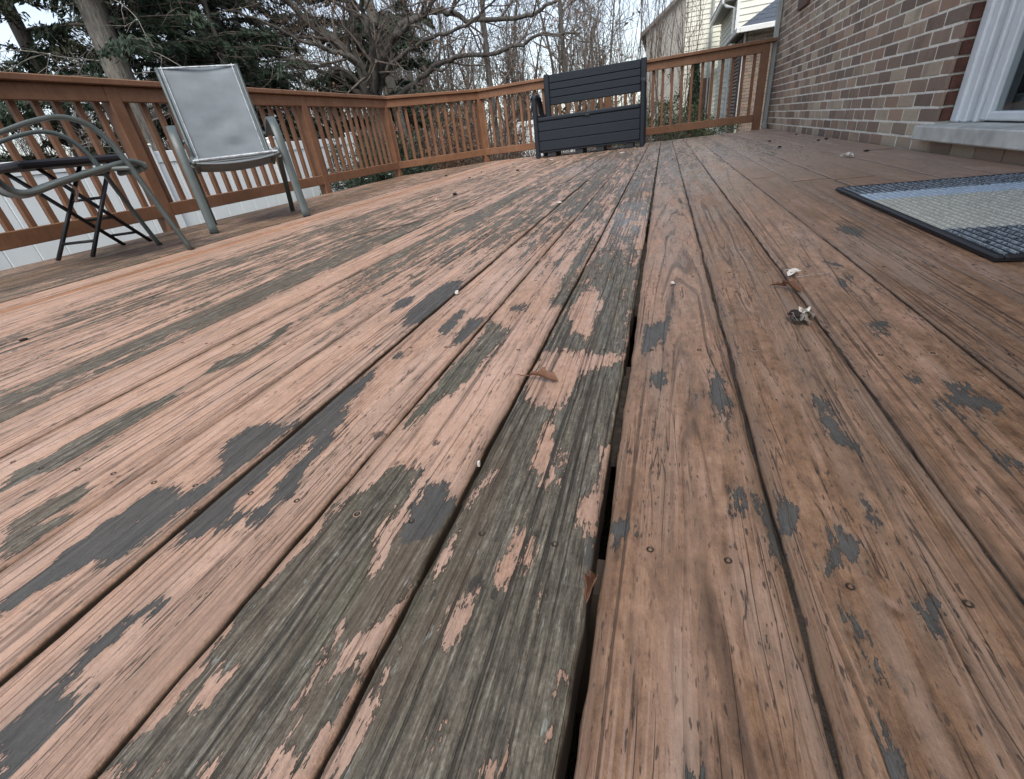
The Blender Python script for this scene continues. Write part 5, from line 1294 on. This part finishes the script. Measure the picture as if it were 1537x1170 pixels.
m_.add([(.751, 27.75, 5.02), (4.8, 27.75, 4.1), (4.8, 34.2, 4.1), (.751, 34.2, 5.02), (.751, 27.75, 5.18), (4.8, 27.75, 4.26), (4.8, 34.2, 4.26), (.751, 34.2, 5.18)], [(0,1,2,3),(4,7,6,5),(0,4,5,1),(1,5,6,2),(2,6,7,3),(3,7,4,0)])
o = m_.build('roof', M_SOFFIT, gb)
for v_ in o.data.vertices: v_.co -= Vector((-.1, 28, GZ))
fix_normals(o)

# ------------------------------------------------------------------ leaves, twigs and scraps on the deck
M_LEAF = leafmat('dry_leaf', [(.3, (.13, .062, .038)), (.6, (.22, .115, .072)), (.8, (.33, .20, .135))])
M_LEAF_G = leafmat('grey_dry_leaf', [(.3, (.10, .085, .07)), (.55, (.28, .25, .21)), (.8, (.55, .52, .47))])
M_PALE = leafmat('pale_scrap', [(.3, (.62, .57, .51)), (.7, (.78, .75, .70))])
M_HUSK = simple('dark_husk', (.022, .015, .012), .8, var=.3, scale=200)
def leaf(name, loc, L, Wd, rz, curl, mat, label, cat='leaf', group=None, twist=.6, rx=0, seed=1, lift=.003, stem=True):
    rg = random.Random(seed); nu, nv = 13, 7; v = []
    root = tag(empty(name, loc, rz), label, cat, group)
    for i in range(nu):
        s = i / (nu - 1); w = Wd * (math.sin(math.pi * min(1, s * .97 + .015)) ** .75) * (.85 + .3 * math.sin(s * 17))
        for j in range(nv):
            a = -1 + 2 * j / (nv - 1)
            z = curl * (a * a) * w * 1.6 + curl * .35 * L * math.sin(s * math.pi * 1.5 + .4) * .35 + twist * a * w * (s - .5) + rg.uniform(-1, 1) * .0006
            v.append([L * (s - .5), a * w / 2, z])
    zm = min(p[2] for p in v); v = [(p[0], p[1], p[2] - zm + lift) for p in v]
    m_ = MB(); m_.add(v, [(i*nv+j, i*nv+j+1, (i+1)*nv+j+1, (i+1)*nv+j) for i in range(nu-1) for j in range(nv-1)])
    o = m_.build('blade', mat, root, True); sm = o.modifiers.new('thickness', 'SOLIDIFY'); sm.thickness = .0006
    if stem:
        a = v[3]; m_ = MB(); m_.tube([a, (a[0] - L*.3, a[1] + L*.05, max(.002, a[2]*.6)), (a[0] - L*.55, a[1] + L*.2, .002)], [.0009, .0008, .0006], 6); m_.build('stem', mat, root)
    return root
DZ = .0012
leaf('dry_leaf', (-.155, .563, DZ), .045, .016, math.radians(-8), .45, M_LEAF, 'curled reddish brown leaf lying across a dark gap between boards', seed=3)
leaf('dry_leaf', (.243, .945, DZ), .05, .016, math.radians(-62), .5, M_LEAF, 'thin red-brown leaf curl beside the pale paper scrap', seed=4)
leaf('dry_leaf', (.225, .965, DZ), .03, .010, math.radians(10), .4, M_LEAF, 'tiny red-brown leaf fragment beside the pale paper scrap', seed=14, stem=False)
# crumpled grey leaf: several folded lobes
def crumple(name, loc, size, mats, label, cat, seed, n=6, flat=.6):
    rg = random.Random(seed); root = tag(empty(name, loc, rg.uniform(0, 6)), label, cat)
    for k in range(n):
        nu, nv = 9, 7; v = []; az = rg.uniform(0, 6.28); cx_, cy_ = rg.uniform(-.3, .3) * size, rg.uniform(-.22, .22) * size
        ln, wd = size * rg.uniform(.45, .8), size * rg.uniform(.25, .45); fold = rg.uniform(.5, 1.3); ph = rg.uniform(0, 6)
        for i in range(nu):
            s = i / (nu - 1) - .5; w = wd * math.cos(s * 2.6)
            for j in range(nv):
                a = -1 + 2 * j / (nv - 1)
                lx, ly, lz = s * ln, a * w * .5 * math.cos(fold * .6), abs(a) * w * .5 * math.sin(fold) + size * .08 * math.sin(s * 7 + ph + a * 2)
                v.append([cx_ + lx * math.cos(az) - ly * math.sin(az), cy_ + lx * math.sin(az) + ly * math.cos(az), lz * flat])
        zm = min(p[2] for p in v); v = [(p[0], p[1], p[2] - zm + .001 + k * size * .015) for p in v]
        m_ = MB(); m_.add(v, [(i*nv+j, i*nv+j+1, (i+1)*nv+j+1, (i+1)*nv+j) for i in range(nu-1) for j in range(nv-1)])
        o = m_.build('leaf_lobe' if 'leaf' in name else 'fold', mats[k % len(mats)], root, True); sm = o.modifiers.new('thickness', 'SOLIDIFY'); sm.thickness = .0008
    return root
crumple('crumpled_leaf', (.225, .80, DZ), .050, [M_LEAF_G, M_HUSK, M_PALE, M_LEAF_G], 'crumpled grey and brown dead leaf on the boards right of the widest gap', 'leaf', 5, 6, .9)
crumple('paper_scrap', (.268, 1.05, DZ), .042, [M_PALE], 'crumpled pale paper scrap caught in a board gap near the mat', 'scrap', 6, 3, .6)
crumple('pale_leaf', (.95, 3.14, DZ), .085, [M_PALE], 'pale dried leaf lying on the boards before the door sill', 'leaf', 9, 3, .7)
m_ = MB(); m_.tube([(0, 0, .003), (.03, .008, .006), (.066, .022, .004)], [.0013, .001, .0007], 6); tw_ = m_.build('twig', M_TWIG_P); tw_.location = (.268, 1.02, DZ); tag(tw_, 'short pale straw twig beside the crumpled paper scrap', 'twig')
m_ = MB(); m_.tube([(0, 0, .003), (.06, .10, .006), (.15, .17, .004), (.21, .30, .003)], [.003, .0028, .002, .001], 6); tw_ = m_.build('twig', M_TWIG); tw_.location = (-1.35, 1.85, DZ); tag(tw_, 'thin dark forked twig on pink boards before the grey sling chair', 'twig')
m_ = MB(); m_.tube([(0, 0, .003), (.05, .16, .005), (.02, .30, .004)], [.0028, .0022, .001], 6); tw_ = m_.build('twig', M_TWIG); tw_.location = (-1.05, 2.35, DZ); tag(tw_, 'thin bent twig on the boards between the sling chair and bench', 'twig')
husk = MB(); N = 8
vv = [(0, 0, .014)] + [(.012*math.cos(2*math.pi*i/N)*(1+.3*math.sin(i*2.2)), .016*math.sin(2*math.pi*i/N), .008) for i in range(N)] + [(.009*math.cos(2*math.pi*i/N), .011*math.sin(2*math.pi*i/N), 0) for i in range(N)]
husk.add(vv, [(0, 1+i, 1+(i+1)%N) for i in range(N)] + [(1+i, 1+N+i, 1+N+(i+1)%N, 1+(i+1)%N) for i in range(N)] + [tuple(range(1+2*N-1, N, -1))])
HM = husk.mesh('seed_husk', True); HM.materials.append(M_HUSK)
HUSKS = [(-1.606, 0.683), (-3.562, 6.945), (-2.359, 5.228), (-1.814, 4.563), (-1.926, 5.232), (-1.394, 4.832), (-1.4, 3.196), (1.204, 5.497), (0.894, 5.004), (0.834, 4.255), (1.207, 4.534), (1.142, 4.488), (-5.089, 7.795), (1.104, 3.348)]
CHIPS = [(-4.33, 6.644, 0.03), (-4.251, 5.874, 0.03), (-4.251, 7.222, 0.03), (-1.309, 6.09, 0.05), (-0.448, 5.816, 0.05), (0.031, 1.01, 0.006), (-1.466, 3.02, 0.01), (-0.185, 0.364, 0.004), (-0.47, 0.985, 0.012), (-0.483, 2.367, 0.02)]

for i, (x, y_) in enumerate(HUSKS):
    o = link_mesh('seed_husk', HM); o.location = (x, y_, DZ); r = random.Random(i); s = r.uniform(.6, 1.2) * (1.0 if y_ > 2 else .45); o.scale = (s, s * r.uniform(.8, 1.5), s); o.rotation_euler = (0, 0, r.uniform(0, 6))
    tag(o, 'small dark seed husk lying on the deck boards', 'debris', 'dark seed husks on the deck')
for i, (x, y_, s) in enumerate(CHIPS):
    m_ = MB(); r = random.Random(i + 90); a = [r.uniform(.6, 1.2) for _ in range(7)]
    pts = [(s*.5*a[k]*math.cos(2*math.pi*k/7), s*a[k]*math.sin(2*math.pi*k/7)) for k in range(7)]
    m_.add([(p[0], p[1], .001) for p in pts] + [(p[0]*.9, p[1]*.9, .0032 + .002*((k*3)%2)) for k, p in enumerate(pts)], [tuple(range(7))[::-1], tuple(range(7, 14))] + [(k, (k+1)%7, 7+(k+1)%7, 7+k) for k in range(7)])
    o = m_.build('paint_chip', M_PALE); o.location = (x, y_, DZ); o.rotation_euler = (0, 0, r.uniform(0, 6)); tag(o, 'small pale chip of debris lying on the deck boards', 'debris', 'pale chips on the deck')
leaf('dry_leaf', (-.0408, .232, -.006), .030, .010, math.radians(84), .9, M_LEAF, 'small curled brown leaf wedged upright in the widest gap between boards', seed=23, stem=False)
# dead leaves on the ground by the deck: nobody could count them
rg = np.random.default_rng(77); n = 26000
c = np.stack([rg.uniform(-13, 3, n), rg.uniform(7.0, 18, n), np.full(n, GZ + .03)], 1)
v, f = leaf_quads(rg, c, .09, 1, .02, 1.6); o = np_mesh('leaf_litter', v, f, M_DEADLEAF); tag(o, 'brown leaf litter covering the ground under the trees', 'leaf litter', kind='stuff')
